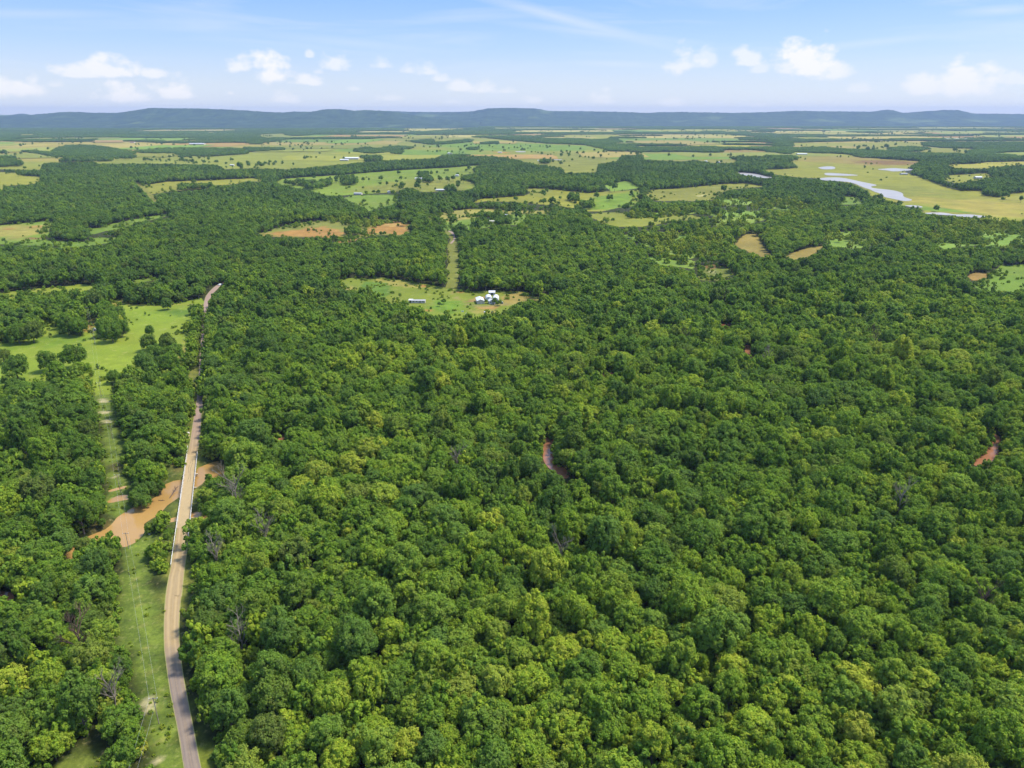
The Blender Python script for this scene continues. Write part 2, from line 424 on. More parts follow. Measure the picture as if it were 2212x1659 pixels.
F('pasture', R1([(-500, 545), (0, 540), (120, 545), (130, 560), (260, 570), (250, 600), (200, 620), (30, 630), (0, 655), (-500, 650)]), YG, .2)
F('pasture', R1([(920, 625), (1100, 600), (1400, 590), (1650, 578), (1700, 585), (1690, 600), (1570, 600), (1540, 614), (1380, 630), (1350, 645), (1080, 668), (990, 682)]), YG)
F('ride', R1([(876, 603), (902, 610), (1018, 732), (998, 732)]), OLV)
F('pasture', R1([(570, 900), (620, 905), (750, 870), (940, 830), (1090, 812), (1105, 820), (1000, 842), (880, 872), (730, 915), (690, 920), (650, 928), (600, 942)]), LG)
F('pasture', R1([(-500, 895), (0, 885), (200, 865), (340, 855), (320, 900), (290, 925), (330, 932), (270, 970), (330, 986), (560, 992), (610, 966), (765, 965), (700, 1000), (560, 1020), (400, 1035), (380, 1020), (180, 1015), (0, 1005), (-500, 1010)]), LG, .1,
  [(R1([(-500, 880), (300, 880), (290, 940), (150, 970), (-500, 960)]), TAN, 18), (R1([(20, 900), (90, 905), (80, 915), (20, 912)]), RED, 6), (R1([(200, 890), (260, 888), (260, 902), (210, 905)]), RED, 6), (R1([(170, 962), (290, 966), (280, 975), (180, 973)]), BRN, 4)])
F('quarry_clearing', R1([(1680, 935), (1760, 922), (1780, 905), (1920, 872), (2100, 852), (2212, 842), (2412, 846), (2600, 855), (2660, 880), (2650, 925), (2590, 950), (2450, 945), (2362, 965), (2272, 970), (2230, 990), (2180, 985), (2110, 962), (1950, 962), (1800, 960), (1700, 952)]), OLV, .9,
  [(R1([(1690, 945), (1900, 915), (2060, 895), (2180, 905), (2260, 950), (2100, 968), (1950, 962)]), RED, 9),
   (R7([(430, 130), (620, 60), (780, 90), (790, 160), (700, 195), (600, 180), (540, 165), (430, 195), (390, 200)]), RED, 5),
   (R7([(400, 60), (470, 80), (420, 130), (380, 110)]), OLV, 5),
   (R7([(600, 70), (740, 100), (700, 120), (560, 110)]), (0.58, 0.36, 0.19), 3)])
F('quarry_clearing', R7([(90, 215), (350, 208), (300, 252), (160, 262)]), RED, 0, [(R7([(90, 215), (350, 208), (300, 225), (160, 240)]), OLV, 4)])
F('pasture', R1([(1790, 602), (1830, 582), (2040, 567), (2212, 557), (2412, 541), (2612, 525), (2912, 510), (3092, 495), (3112, 492), (3052, 520), (3082, 545), (2992, 560), (3002, 590), (3072, 610), (3072, 642), (3002, 657), (2892, 662), (2772, 667), (2712, 662), (2692, 642), (2612, 642), (2592, 662), (2512, 672), (2212, 690), (2120, 690), (2000, 652), (1930, 642), (1900, 632), (1830, 622)]), LG, .8,
  [(R2([(300, 600), (870, 560), (870, 660), (300, 680), (0, 650)]), OLV, 30)])
F('pasture', R2([(20, 712), (60, 692), (200, 686), (360, 685), (365, 722), (350, 742), (210, 787), (180, 792), (150, 762)]), LG, .1)
F('hilltop_pasture', R2([(560, 832), (650, 800), (800, 780), (900, 775), (1080, 788), (1360, 788), (1345, 812), (1190, 815), (1185, 842), (1140, 884), (1000, 884), (900, 908), (840, 918), (820, 884), (740, 882), (700, 918), (660, 904), (650, 862), (590, 852)]), LG, .6,
  [(R2([(560, 832), (650, 800), (800, 780), (900, 775), (1080, 788), (1360, 788), (1300, 810), (900, 815), (850, 840), (690, 860), (600, 850)]), TAN, 12), (R2([(690, 845), (750, 840), (750, 856), (690, 858)]), RED, 5), (R2([(800, 775), (850, 775), (850, 783), (800, 783)]), RED, 4)])
F('pasture', R2([(860, 742), (900, 712), (1060, 702), (1180, 692), (1240, 672), (1190, 645), (1320, 647), (1480, 662), (1600, 676), (1690, 667), (1930, 656), (1930, 682), (1910, 742), (1880, 762), (1800, 772), (1700, 792), (1600, 792), (1580, 772), (1500, 772), (1400, 752), (1390, 742), (1340, 752), (1220, 742), (1150, 737), (1100, 732), (940, 727)]), YG, .35,
  [(R2([(1640, 700), (1930, 660), (1900, 760), (1700, 790), (1560, 780)]), LG, 15), (R2([(1180, 640), (1350, 650), (1300, 700), (1180, 690)]), OLV, 20)])
F('pasture', R2([(1990, 655), (2212, 643), (2452, 618), (2612, 612), (2752, 632), (2632, 642), (2512, 652), (2452, 682), (2392, 722), (2272, 727), (2212, 722), (2100, 727), (2020, 722), (1980, 685)]), OLV, .1, [(R3([(90, 690), (150, 680), (110, 700), (105, 712)]), PALE, 2)])
F('pasture', R2([(1630, 812), (1700, 802), (1870, 802), (1880, 832), (2000, 832), (2100, 812), (2212, 802), (2312, 830), (2392, 842), (2212, 852), (2160, 857), (2100, 872), (1960, 892), (1800, 892), (1700, 872), (1620, 832)]), YG, .1)
F('river_plain', R3([(210, 400), (400, 395), (560, 405), (700, 410), (1100, 425), (1150, 445), (1400, 460), (1540, 470), (1480, 495), (1440, 540), (1560, 580), (1720, 642), (1800, 662), (1940, 662), (1930, 692), (2060, 705), (2100, 684), (2212, 672), (2600, 660), (2600, 870), (2212, 862), (2050, 857), (1960, 847), (1900, 832), (1560, 802), (1550, 772), (1440, 757), (1300, 712), (1220, 692), (1190, 652), (1100, 612), (880, 580), (750, 572), (600, 552), (530, 522), (620, 522), (740, 512), (740, 492), (700, 472), (740, 457), (700, 442), (600, 437), (300, 427)]), YG, .15,
  [(R3([(210, 395), (720, 405), (700, 430), (500, 440), (300, 425)]), (0.33, 0.24, 0.12), 40),
   (R3([(760, 430), (1540, 460), (1480, 500), (1200, 495), (760, 480)]), (0.33, 0.27, 0.12), 60),
   (R3([(1090, 467), (1300, 462), (1530, 475), (1480, 495), (1300, 490), (1150, 482)]), BRN, 18),
   (R3([(1200, 600), (1700, 640), (1900, 700), (1500, 720), (1300, 660)]), OLV, 40),
   (R3([(1500, 740), (1700, 700), (2212, 720), (2400, 860), (1900, 830)]), TAN, 50),
   (R3([(1500, 755), (1700, 765), (1950, 810), (1700, 800), (1560, 790)]), LG, 12),
   (R3([(1900, 830), (2400, 830), (2400, 865), (2050, 857)]), YG, 10)])
F('pasture', R3([(-300, 372), (0, 370), (150, 362), (580, 368), (600, 380), (300, 388), (150, 380), (-300, 385)]), (0.46, 0.44, 0.10), .3)
F('pasture', R3([(600, 352), (900, 345), (1300, 335), (1700, 352), (1880, 390), (1860, 430), (1500, 422), (1200, 402), (700, 386)]), YG, 1.3, [(R3([(800, 340), (1300, 333), (1300, 350), (800, 352)]), TAN, 40)])
F('pasture', R3([(-250, 430), (0, 425), (180, 440), (350, 460), (330, 480), (200, 480), (80, 460), (0, 470), (-250, 460)]), OLV, .5)
F('pasture', R3([(1720, 490), (1900, 485), (1960, 475), (2212, 470), (2600, 470), (2600, 490), (2212, 492), (2050, 502), (1950, 517), (1760, 512)]), (0.40, 0.38, 0.10), .5)
F('pasture', R3([(1700, 560), (1980, 546), (2000, 572), (1930, 592), (1780, 612), (1700, 592)]), YG, .4)
F('pasture', R3([(1960, 418), (2212, 408), (2500, 410), (2500, 430), (2212, 434), (2000, 432)]), LG, .4)
F('pasture', R3([(1010, 700), (1120, 697), (1180, 742), (1100, 748), (1040, 748)]), LG)
F('brown_clearing', [(1588, 526), (1600, 514), (1614, 505), (1634, 506), (1640, 520), (1655, 540), (1668, 556), (1645, 554), (1622, 545), (1600, 537)], (0.36, 0.27, 0.12), 0)
F('brown_clearing', [(1698, 553), (1722, 543), (1745, 536), (1778, 532), (1765, 546), (1745, 556), (1712, 561)], (0.38, 0.28, 0.12), 0)
F('brown_clearing', [(1478, 522), (1500, 527), (1530, 540), (1500, 541), (1485, 534)], (0.38, 0.31, 0.13), 0)
F('marsh_clearing', [(1505, 575), (1535, 570), (1575, 582), (1590, 597), (1545, 607), (1510, 604)], (0.20, 0.25, 0.07), 0.0, [([(1532, 584), (1546, 585), (1540, 590), (1530, 589)], PALE, 1.0), ([(1510, 574), (1540, 571), (1560, 578), (1520, 582)], BRN, 3)])
F('pasture', [(2100, 618), (2125, 600), (2160, 574), (2212, 572), (2330, 570), (2330, 630), (2212, 630), (2150, 631), (2120, 626)], LG, 0)
F('brown_clearing', [(2090, 596), (2115, 588), (2145, 592), (2125, 604), (2100, 606)], (0.38, 0.24, 0.12), 0)
F('farm_clearing', R7([(150, 592), (280, 575), (400, 585), (520, 570), (700, 590), (800, 602), (1000, 642), (1150, 672), (1220, 672), (1300, 692), (1600, 692), (1830, 702), (1900, 740), (1960, 785), (1900, 802), (1700, 815), (1650, 870), (1550, 912), (1400, 952), (1200, 985), (1150, 960), (1050, 922), (960, 902), (850, 862), (700, 812), (560, 792), (450, 722), (300, 702), (215, 690), (200, 632)]), (0.235, 0.30, 0.06), .0,
  [(R7([(215, 655), (310, 650), (310, 690), (220, 690)]), TAN, 3), (R7([(480, 580), (700, 600), (1000, 650), (1000, 665), (650, 650), (480, 600)]), TAN, 4), (R7([(880, 635), (990, 645), (960, 658), (890, 655)]), RED, 1.5),
   (R7([(1200, 690), (1270, 695), (1250, 715), (1200, 708)]), RED, 2), (R7([(1290, 785), (1400, 740), (1500, 735), (1490, 765), (1340, 790)]), (0.42, 0.28, 0.17), 2.5), (R7([(1380, 825), (1500, 815), (1600, 815), (1560, 850), (1400, 850)]), (0.46, 0.28, 0.15), 2),
   (R7([(1610, 735), (1830, 700), (1950, 780), (1850, 770), (1700, 810), (1600, 835)]), (0.40, 0.30, 0.14), 4), (R7([(890, 850), (1000, 855), (980, 870), (900, 868)]), RED, 2), (R7([(1300, 860), (1600, 855), (1580, 890), (1400, 890)]), TAN, 3),
   (R7([(1185, 690), (1205, 690), (1215, 740), (1290, 790), (1400, 820), (1700, 800), (1880, 770), (1885, 782), (1700, 815), (1400, 835), (1280, 805), (1195, 750)]), (0.36, 0.30, 0.18), 1), (R7([(400, 600), (600, 620), (640, 720), (500, 760), (350, 690)]), DG, 3), (R7([(1000, 760), (1300, 790), (1250, 900), (1000, 860)]), LG, 5)])
F('ride', R7([(1148, 262), (1165, 225), (1125, 175), (1105, 150), (1130, 148), (1180, 175), (1197, 215), (1216, 250), (1222, 662), (1140, 665), (1132, 480)]), (0.23, 0.25, 0.085), 0, [(R7([(1150, 450), (1190, 450), (1190, 600), (1150, 600)]), OLV, 3)])
F('pasture', R4([(-600, 470), (0, 452), (150, 432), (350, 415), (600, 385), (745, 393), (720, 422), (560, 462), (380, 458), (200, 480), (100, 512), (0, 500), (-600, 540)]), (0.28, 0.34, 0.06), 0)
F('pasture', R4([(1040, 352), (1240, 335), (1240, 352), (1060, 378)]), LG, 0)
F('meadow', R4([(-500, 870), (0, 835), (60, 830), (330, 790), (345, 720), (300, 668), (390, 660), (470, 742), (560, 772), (660, 767), (660, 680), (760, 622), (760, 760), (800, 820), (1000, 762), (960, 640), (865, 580), (860, 530), (900, 508), (955, 497), (970, 541), (1270, 541), (1400, 530), (1560, 490), (1585, 540), (1500, 560), (1485, 640), (1460, 740), (1462, 900), (1430, 1000), (1385, 1060), (1100, 1092), (930, 1105), (852, 1132), (864, 1240), (760, 1250), (703, 1110), (640, 1100), (350, 1133), (180, 1155), (60, 1185), (40, 1208), (0, 1212), (-500, 1260)]), (0.262, 0.36, 0.062), 0,
  [(R4([(860, 575), (895, 508), (960, 497), (972, 541), (900, 560)]), TAN, 2), (R4([(970, 540), (1600, 540), (1600, 550), (970, 552)]), TAN, 1.5), (R4([(1400, 880), (1455, 820), (1450, 950), (1390, 1060), (1370, 1050)]), TAN, 3), (R4([(660, 680), (760, 622), (750, 680), (720, 760), (640, 768), (650, 720)]), (0.33, 0.23, 0.09), 3),
   (R4([(1200, 580), (1480, 590), (1470, 640), (1300, 620)]), DG, 6), (R4([(0, 860), (330, 780), (700, 790), (650, 850), (100, 900)]), (0.20, 0.30, 0.055), 8), (R4([(700, 900), (1100, 920), (1050, 1080), (720, 1100)]), (0.30, 0.38, 0.07), 10)])
SCRUB_FAR = [R3([(1640, 868), (2212, 885), (2600, 885), (2600, 1040), (2212, 1040), (1900, 1010), (1700, 1037), (1560, 960), (1700, 910)]), R3([(250, 705), (600, 722), (880, 765), (700, 790), (400, 750), (190, 762)]),
             R3([(180, 785), (500, 792), (540, 850), (350, 895), (160, 885), (250, 840), (130, 805)]), [(1345, 508), (1400, 500), (1480, 505), (1540, 520), (1560, 548), (1480, 560), (1430, 545)], [(1780, 502), (1900, 498), (1940, 520), (1850, 538), (1790, 530)],
             R2([(1705, 625), (1850, 595), (1930, 642), (1750, 665)]), R2([(1870, 810), (2100, 798), (2212, 794), (2350, 803), (2212, 815), (2000, 832), (1880, 830)]), [(1400, 555), (1440, 548), (1500, 565), (1495, 580), (1430, 572)]]
for p_ in SCRUB_FAR: F('scrubland', p_, (0.23, 0.37, 0.09), .0)
# the strip cleared for the power line, the verges and the river banks belong to the ground sheet
STRIP_N = R5([(444, -130), (455, 0), (496, 200), (530, 500), (545, 700), (555, 860), (570, 960), (560, 1075), (620, 1030), (700, 960), (755, 905), (735, 850), (722, 700), (702, 520), (660, 350), (626, 250), (606, 0), (604, -130)])
STRIP_S = R5([(720, 1205), (830, 1115), (900, 1100), (1000, 1110), (965, 1150), (850, 1205), (845, 1300), (870, 1400), (880, 1659), (1000, 1659), (1000, 2000), (650, 2000), (655, 1500), (685, 1300)])
STRIP_S2 = R6([(1000, 0), (1040, 350), (1060, 450), (1110, 600), (1112, 900), (1170, 1050), (1220, 1250), (1285, 1659), (1330, 1900), (1600, 1900), (1530, 1659), (1480, 1350), (1420, 1050), (1390, 850), (1365, 600), (1350, 560), (1310, 500), (1290, 300), (1240, 150), (1215, 0)])
GLADE = R6([(390, 1670), (560, 1560), (700, 1480), (800, 1410), (830, 1400), (840, 1520), (825, 1670), (700, 1900), (330, 1900)])
VERGE_R = R6([(1500, 0), (1560, 0), (1540, 300), (1535, 600), (1560, 850), (1610, 1100), (1690, 1350), (1790, 1659), (1850, 1900), (1600, 1900)])
VERGE_L = R6([(1370, 0), (1420, 0), (1390, 600), (1340, 520), (1345, 250)])
ROADCUT = R5([(1180, -170), (1255, -170), (1262, 30), (1310, 100), (1300, 250), (1285, 350), (1275, 500), (1265, 640), (1215, 1040), (1190, 1250), (1180, 1700), (1000, 1700), (1040, 1400), (1070, 1250), (1100, 1000), (1150, 650), (1175, 480), (1190, 390), (1110, 425), (1100, 400), (1190, 330), (1225, 200), (1240, 30)])
RIVER = [R5([(400, 1140), (560, 1075), (620, 1022), (640, 985), (750, 915), (850, 885), (900, 850), (990, 795), (1010, 730), (1080, 700), (1150, 695), (1200, 670), (1255, 640), (1270, 600), (1330, 575), (1410, 548), (1443, 590), (1472, 640), (1412, 682), (1335, 655), (1285, 722), (1240, 752), (1190, 790), (1130, 815), (1090, 835), (1010, 890), (950, 962), (828, 1030), (832, 1110), (760, 1180), (700, 1212), (620, 1140), (540, 1150), (450, 1195)]),
         R5([(205, 1310), (300, 1218), (400, 1140), (450, 1195), (310, 1275), (300, 1300), (210, 1312)]),
         R5([(1030, 1000), (1105, 983), (1200, 955), (1260, 940), (1330, 972), (1405, 985), (1380, 1000), (1250, 975), (1200, 985), (1100, 1010), (1035, 1020)])]
POOLS = [R5([(562, 855), (600, 832), (660, 806), (740, 812), (732, 840), (650, 852), (600, 866), (565, 868)]), R5([(565, 772), (640, 752), (708, 735), (705, 752), (640, 768), (575, 784)])]
CREEKS = [[(1182, 940), (1194, 955), (1189, 980), (1192, 1002), (1212, 1010), (1225, 1022), (1222, 1034), (1205, 1022), (1186, 1006), (1177, 990), (1178, 965)],
          [(2146, 935), (2158, 950), (2150, 975), (2148, 990), (2128, 1003), (2104, 1006), (2118, 990), (2136, 976), (2142, 955)],
          [(1612, 745), (1622, 748), (1625, 764), (1633, 780), (1622, 782), (1614, 765)],
          [(1556, 702), (1572, 697), (1578, 704), (1562, 710)],
          [(1305, 808), (1322, 805), (1322, 812), (1306, 814)],
          [(592, 942), (610, 938), (612, 948), (596, 952)],
          [(0, 1282), (20, 1285), (22, 1300), (-30, 1306), (-30, 1282)]]
PONDS = [R3([(870, 508), (960, 500), (990, 508), (985, 520), (930, 522), (900, 519)]), R3([(915, 548), (940, 543), (1050, 550), (1155, 560), (1080, 563), (1000, 562), (930, 560)]),
         R3([(885, 578), (960, 573), (1040, 575), (1150, 600), (1210, 612), (1270, 625), (1210, 632), (1240, 645), (1330, 652), (1390, 662), (1430, 678), (1425, 700), (1500, 720), (1440, 729), (1380, 715), (1300, 700), (1290, 680), (1240, 665), (1215, 650), (1180, 642), (1100, 605), (1000, 597), (900, 592)]),
         R3([(1240, 521), (1380, 512), (1400, 516), (1500, 520), (1490, 526), (1440, 531), (1360, 536), (1330, 528)]), R3([(1430, 755), (1490, 753), (1540, 758), (1560, 768), (1510, 768), (1480, 764)]),
         R3([(1560, 804), (1630, 800), (1700, 802), (1760, 815), (1850, 812), (1960, 822), (1965, 834), (1850, 832), (1780, 825), (1700, 817), (1600, 812)]),
         R3([(330, 538), (380, 543), (440, 545), (500, 555), (545, 568), (600, 575), (545, 580), (500, 574), (440, 566), (400, 560)]),
         R2([(1120, 406), (1160, 403), (1200, 405), (1190, 410), (1140, 410)]), R2([(1370, 457), (1430, 458), (1430, 462), (1380, 461)])]
WOODS = [R1([(340, 415), (400, 380), (440, 368), (600, 370), (740, 388), (850, 410), (850, 448), (740, 442), (730, 458), (380, 468), (440, 448), (350, 433), (170, 405), (180, 400)]),
         R1([(870, 410), (1000, 392), (1200, 385), (1580, 390), (1580, 420), (1300, 438), (1250, 425), (1190, 438), (1150, 415), (980, 415)]), R1([(1575, 382), (1835, 386), (1830, 396), (1620, 404)]),
         R1([(-400, 440), (0, 440), (60, 445), (145, 478), (140, 490), (0, 495), (-400, 495)]), R1([(1160, 620), (1370, 620), (1370, 636), (1240, 640), (1160, 648)]),
         R2([(75, 400), (150, 380), (240, 390), (300, 378), (420, 372), (460, 382), (300, 405), (200, 418)]), R2([(440, 340), (560, 328), (600, 335), (570, 352), (840, 328), (830, 343), (720, 353), (590, 359)]),
         R2([(900, 350), (1010, 344), (1010, 352), (910, 357)]), R2([(820, 385), (880, 382), (870, 393), (825, 393)]), R2([(340, 405), (385, 402), (380, 418), (340, 418)]),
         R2([(1290, 462), (1355, 462), (1350, 474), (1290, 474)]), R2([(150, 440), (265, 438), (260, 462), (155, 465)]),
         R2([(30, 915), (80, 905), (125, 912), (140, 928), (100, 942), (30, 940)]), R2([(870, 815), (960, 805), (1040, 802), (1040, 818), (960, 828), (872, 826)]),
         R2([(1010, 845), (1060, 830), (1100, 835), (1100, 850), (1050, 872), (1000, 868)]), R2([(1480, 690), (1530, 690), (1535, 725), (1500, 722), (1475, 710)]), R2([(1548, 735), (1630, 730), (1632, 762), (1600, 764), (1550, 755)]),
         R2([(500, 548), (560, 545), (555, 570), (500, 572)]), R2([(530, 572), (590, 570), (590, 596), (535, 596)]), R2([(0, 570), (100, 575), (105, 604), (0, 610)]), R2([(675, 635), (735, 635), (735, 660), (675, 664)]),
         R1([(1830, 605), (1960, 600), (2060, 600), (2145, 585), (2145, 612), (2060, 635), (1980, 640), (1970, 615)]),
         R3([(700, 385), (900, 380), (1200, 405), (1500, 425), (1880, 435), (1860, 445), (1400, 450), (1150, 430), (900, 405)]), R3([(1350, 385), (1480, 375), (1600, 385), (1500, 405), (1360, 405)]), R3([(1560, 345), (1880, 355), (1880, 385), (1700, 380), (1580, 372)]),
         R3([(600, 345), (700, 345), (700, 370), (600, 370)]), R3([(560, 395), (700, 405), (690, 420), (560, 408)]), R3([(200, 380), (420, 382), (400, 394), (220, 390)])]
SCRUB = SCRUB_FAR + [R3([(1640, 860), (2212, 880), (2600, 880), (2600, 1040), (2212, 1040), (1700, 1037), (1560, 960), (1700, 910)]), R3([(250, 700), (600, 720), (900, 770), (700, 800), (400, 750), (180, 760)]),
         R3([(180, 780), (500, 790), (560, 850), (350, 900), (150, 880), (250, 840), (120, 800)]), [(1340, 505), (1480, 500), (1560, 520), (1560, 560), (1480, 560), (1420, 540)], [(1780, 500), (1900, 495), (1940, 520), (1850, 540), (1790, 530)],
         R2([(1700, 620), (1850, 590), (1930, 640), (1750, 668)]), R2([(1870, 805), (2100, 795), (2212, 790), (2350, 800), (2212, 815), (2000, 835), (1880, 832)]),
         R7([(0, 540), (150, 590), (200, 630), (215, 695), (100, 660), (0, 600)]), R7([(1200, 985), (1400, 950), (1560, 910), (1660, 870), (1750, 1000), (1600, 1100), (1300, 1120), (1180, 1060)]), R7([(1960, 700), (2150, 680), (2212, 760), (2050, 860), (1930, 800)]),
         R7([(0, 45), (280, 40), (420, 80), (600, 60), (640, 80), (420, 130), (0, 60)]), R5([(830, 1020), (950, 965), (1010, 895), (1095, 840), (1120, 850), (1100, 1000), (1080, 1110), (900, 1100), (830, 1110)]), R5([(940, 560), (1050, 500), (1150, 540), (1150, 690), (1020, 700), (960, 640)]),
         R5([(860, 1200), (1060, 1150), (1060, 1390), (980, 1400), (870, 1380)]), R5([(870, 1450), (1010, 1400), (1000, 1659), (880, 1659)]), R6([(1215, 0), (1380, 0), (1350, 250), (1350, 560), (1290, 480), (1240, 150)]), R5([(1000, 1010), (1260, 960), (1400, 990), (1400, 1060), (1200, 1080), (1000, 1060)]),
         R6([(1560, 0), (1700, 0), (1680, 400), (1560, 600)]), R6([(1640, 800), (1750, 1000), (1850, 1400), (1900, 1670), (1780, 1670), (1640, 1200)]), R5([(560, 940), (640, 880), (760, 900), (640, 985), (590, 1060), (480, 1100)])]
ROADWAY = R6([(1570, 1990), (1515, 1659), (1468, 1350), (1410, 1050), (1380, 850), (1355, 600), (1368, 250), (1412, 0), (1545, 0), (1512, 350), (1512, 600), (1540, 850), (1590, 1100), (1645, 1350), (1715, 1659), (1790, 1990)])
OPEN_NEAR = [ROADWAY, STRIP_N, STRIP_S, STRIP_S2, GLADE, ROADCUT, VERGE_R, VERGE_L, R4([(1525, 1130), (1560, 1130), (1590, 600), (1575, 590)])] + RIVER + POOLS + CREEKS + [[(sum(q[0] for q in c) / len(c) * -.3 + p[0] * 1.3, sum(q[1] for q in c) / len(c) * -.3 + p[1] * 1.3 + 2) for p in c] for c in CREEKS] + [
    R4([(1575, 600), (1612, 600), (1635, 520), (1680, 450), (1740, 385), (1690, 378), (1610, 440), (1580, 520)]),
    R5([(1040, 500), (1075, 500), (1090, 560), (1125, 600), (1110, 640), (1050, 620)])]
DEEP = RIVER  # carved beds


# far country: narrow fields between woods, in real fields of 100 to 900 m
def strip_rects():
    out = []; r = random.Random(4)
    for i in range(120):
        y = 2750 + (9300 - 2750) * r.random() ** 1.2
        x = (r.random() * 2 - 1) * 0.86 * y
        left = x < -0.05 * y
        if left and y > 6000 and r.random() < .72: continue
        if not left and r.random() < .12: continue
        w = r.uniform(160, 640) * (1 + (y - 2750) / 6000); d = r.uniform(170, 420) * (1 + (y - 2750) / 2600)
        a = r.choice([0, 0, 0, .04, -.05, .1])
        col = r.choice([TAN, YG, YG, MIXG, MIXG, (0.42, 0.36, 0.16), (0.42, 0.29, 0.15), LG, LG, (0.46, 0.42, 0.20)])
        c, s = math.cos(a), math.sin(a)
        P = []
        for (u, v) in ((-1, -1), (-.3, -1.15), (.4, -.9), (1, -1), (1.1, .1), (1, 1), (.2, 1.12), (-.5, .9), (-1, 1), (-1.08, 0)):
            u *= w / 2 * r.uniform(.85, 1.1); v *= d / 2 * r.uniform(.8, 1.15)
            P.append((x + u * c - v * s, y + u * s + v * c))
        out.append((P, col))
    for (poly, col) in ((R2([(380, 262), (460, 255), (640, 252), (760, 255), (830, 262), (700, 268), (520, 280), (440, 275)]), (0.40, 0.38, 0.16)),
                        (R3([(250, 275), (520, 272), (510, 279), (260, 281)]), TAN), (R3([(800, 262), (910, 260), (900, 267), (790, 268)]), TAN),
                        (R2([(1570, 257), (1900, 258), (1940, 265), (1640, 268)]), TAN), (R2([(1090, 300), (1250, 292), (1390, 295), (1250, 310)]), (0.42, 0.32, 0.18)),
                        (R3([(1620, 280), (1960, 272), (1960, 290), (1700, 293)]), MIXG), (R3([(1240, 290), (1500, 275), (1510, 290), (1270, 298)]), TAN),
                        (R1([(100, 298), (240, 295), (240, 304), (130, 308)]), YG), (R1([(1330, 280), (1400, 278), (1410, 292), (1340, 290)]), YG),
                        (R1([(1640, 300), (1850, 290), (1910, 315), (1720, 325)]), MIXG), (R2([(1540, 325), (1750, 315), (1750, 330), (1600, 335)]), MIXG),
                        (R1([(1050, 335), (1450, 335), (1450, 342), (1050, 345)]), TAN), (R1([(600, 335), (800, 333), (800, 348), (600, 350)]), (0.42, 0.30, 0.18))):
        out.append(([tuple(map(float, ground(*p))) for p in poly], col))
    return out


RECTS = strip_rects()

# ------------------------------------------------------------------ ground height (river beds cut into the flat)


def seg_dist(x, y, poly):
    d = np.full(x.shape, 1e9)
    for i in range(len(poly)):
        x0, y0 = poly[i]; x1, y1 = poly[(i + 1) % len(poly)]
        dx, dy = x1 - x0, y1 - y0; l = dx * dx + dy * dy + 1e-9
        t = np.clip(((x - x0) * dx + (y - y0) * dy) / l, 0, 1)
        d = np.minimum(d, np.hypot(x - x0 - t * dx, y - y0 - t * dy))
    return d


WATER_Z = -1.6
BEDS = [[tuple(map(float, ground(px, py, WATER_Z))) for px, py in p] for p in DEEP]


def height(x, y):
    x = np.asarray(x, float); y = np.asarray(y, float); h = np.zeros(x.shape)
    for b in BEDS:
        xs = [p[0] for p in b]; ys = [p[1] for p in b]
        m = (x > min(xs) - 8) & (x < max(xs) + 8) & (y > min(ys) - 8) & (y < max(ys) + 8)
        if not m.any(): continue
        q = seg_dist(x[m], y[m], b); q = np.where(inside(x[m], y[m], b), -q, q)
        t = np.clip((q + 1.2) / 4.6, 0, 1)
        h[m] = np.minimum(h[m], -2.6 * (1 - t * t * (3 - 2 * t)))
    return h


def lattice(x, y, s, seed):
    """smooth value noise in world metres"""
    r = np.random.default_rng(seed).random((256, 256)); u = x / s; v = y / s
    i = np.floor(u).astype(int); j = np.floor(v).astype(int); fu = u - i; fv = v - j
    fu = fu * fu * (3 - 2 * fu); fv = fv * fv * (3 - 2 * fv)
    g = lambda a, b: r[a & 255, b & 255]
    return (g(i, j) * (1 - fu) + g(i + 1, j) * fu) * (1 - fv) + (g(i, j + 1) * (1 - fu) + g(i + 1, j + 1) * fu) * fv


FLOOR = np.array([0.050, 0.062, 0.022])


def box_blur(a, k):
    for ax in (0, 1):
        for _ in range(2):
            p = np.pad(a, [(k, k) if i == ax else (0, 0) for i in range(a.ndim)], mode='edge')
            c = np.cumsum(p, axis=ax); n = 2 * k + 1
            z = np.zeros_like(np.take(c, [0], axis=ax)); c = np.concatenate([z, c], axis=ax)
            hi = np.take(c, range(n, c.shape[ax]), axis=ax); lo = np.take(c, range(0, c.shape[ax] - n), axis=ax)
            a = (hi - lo) / n
    return a


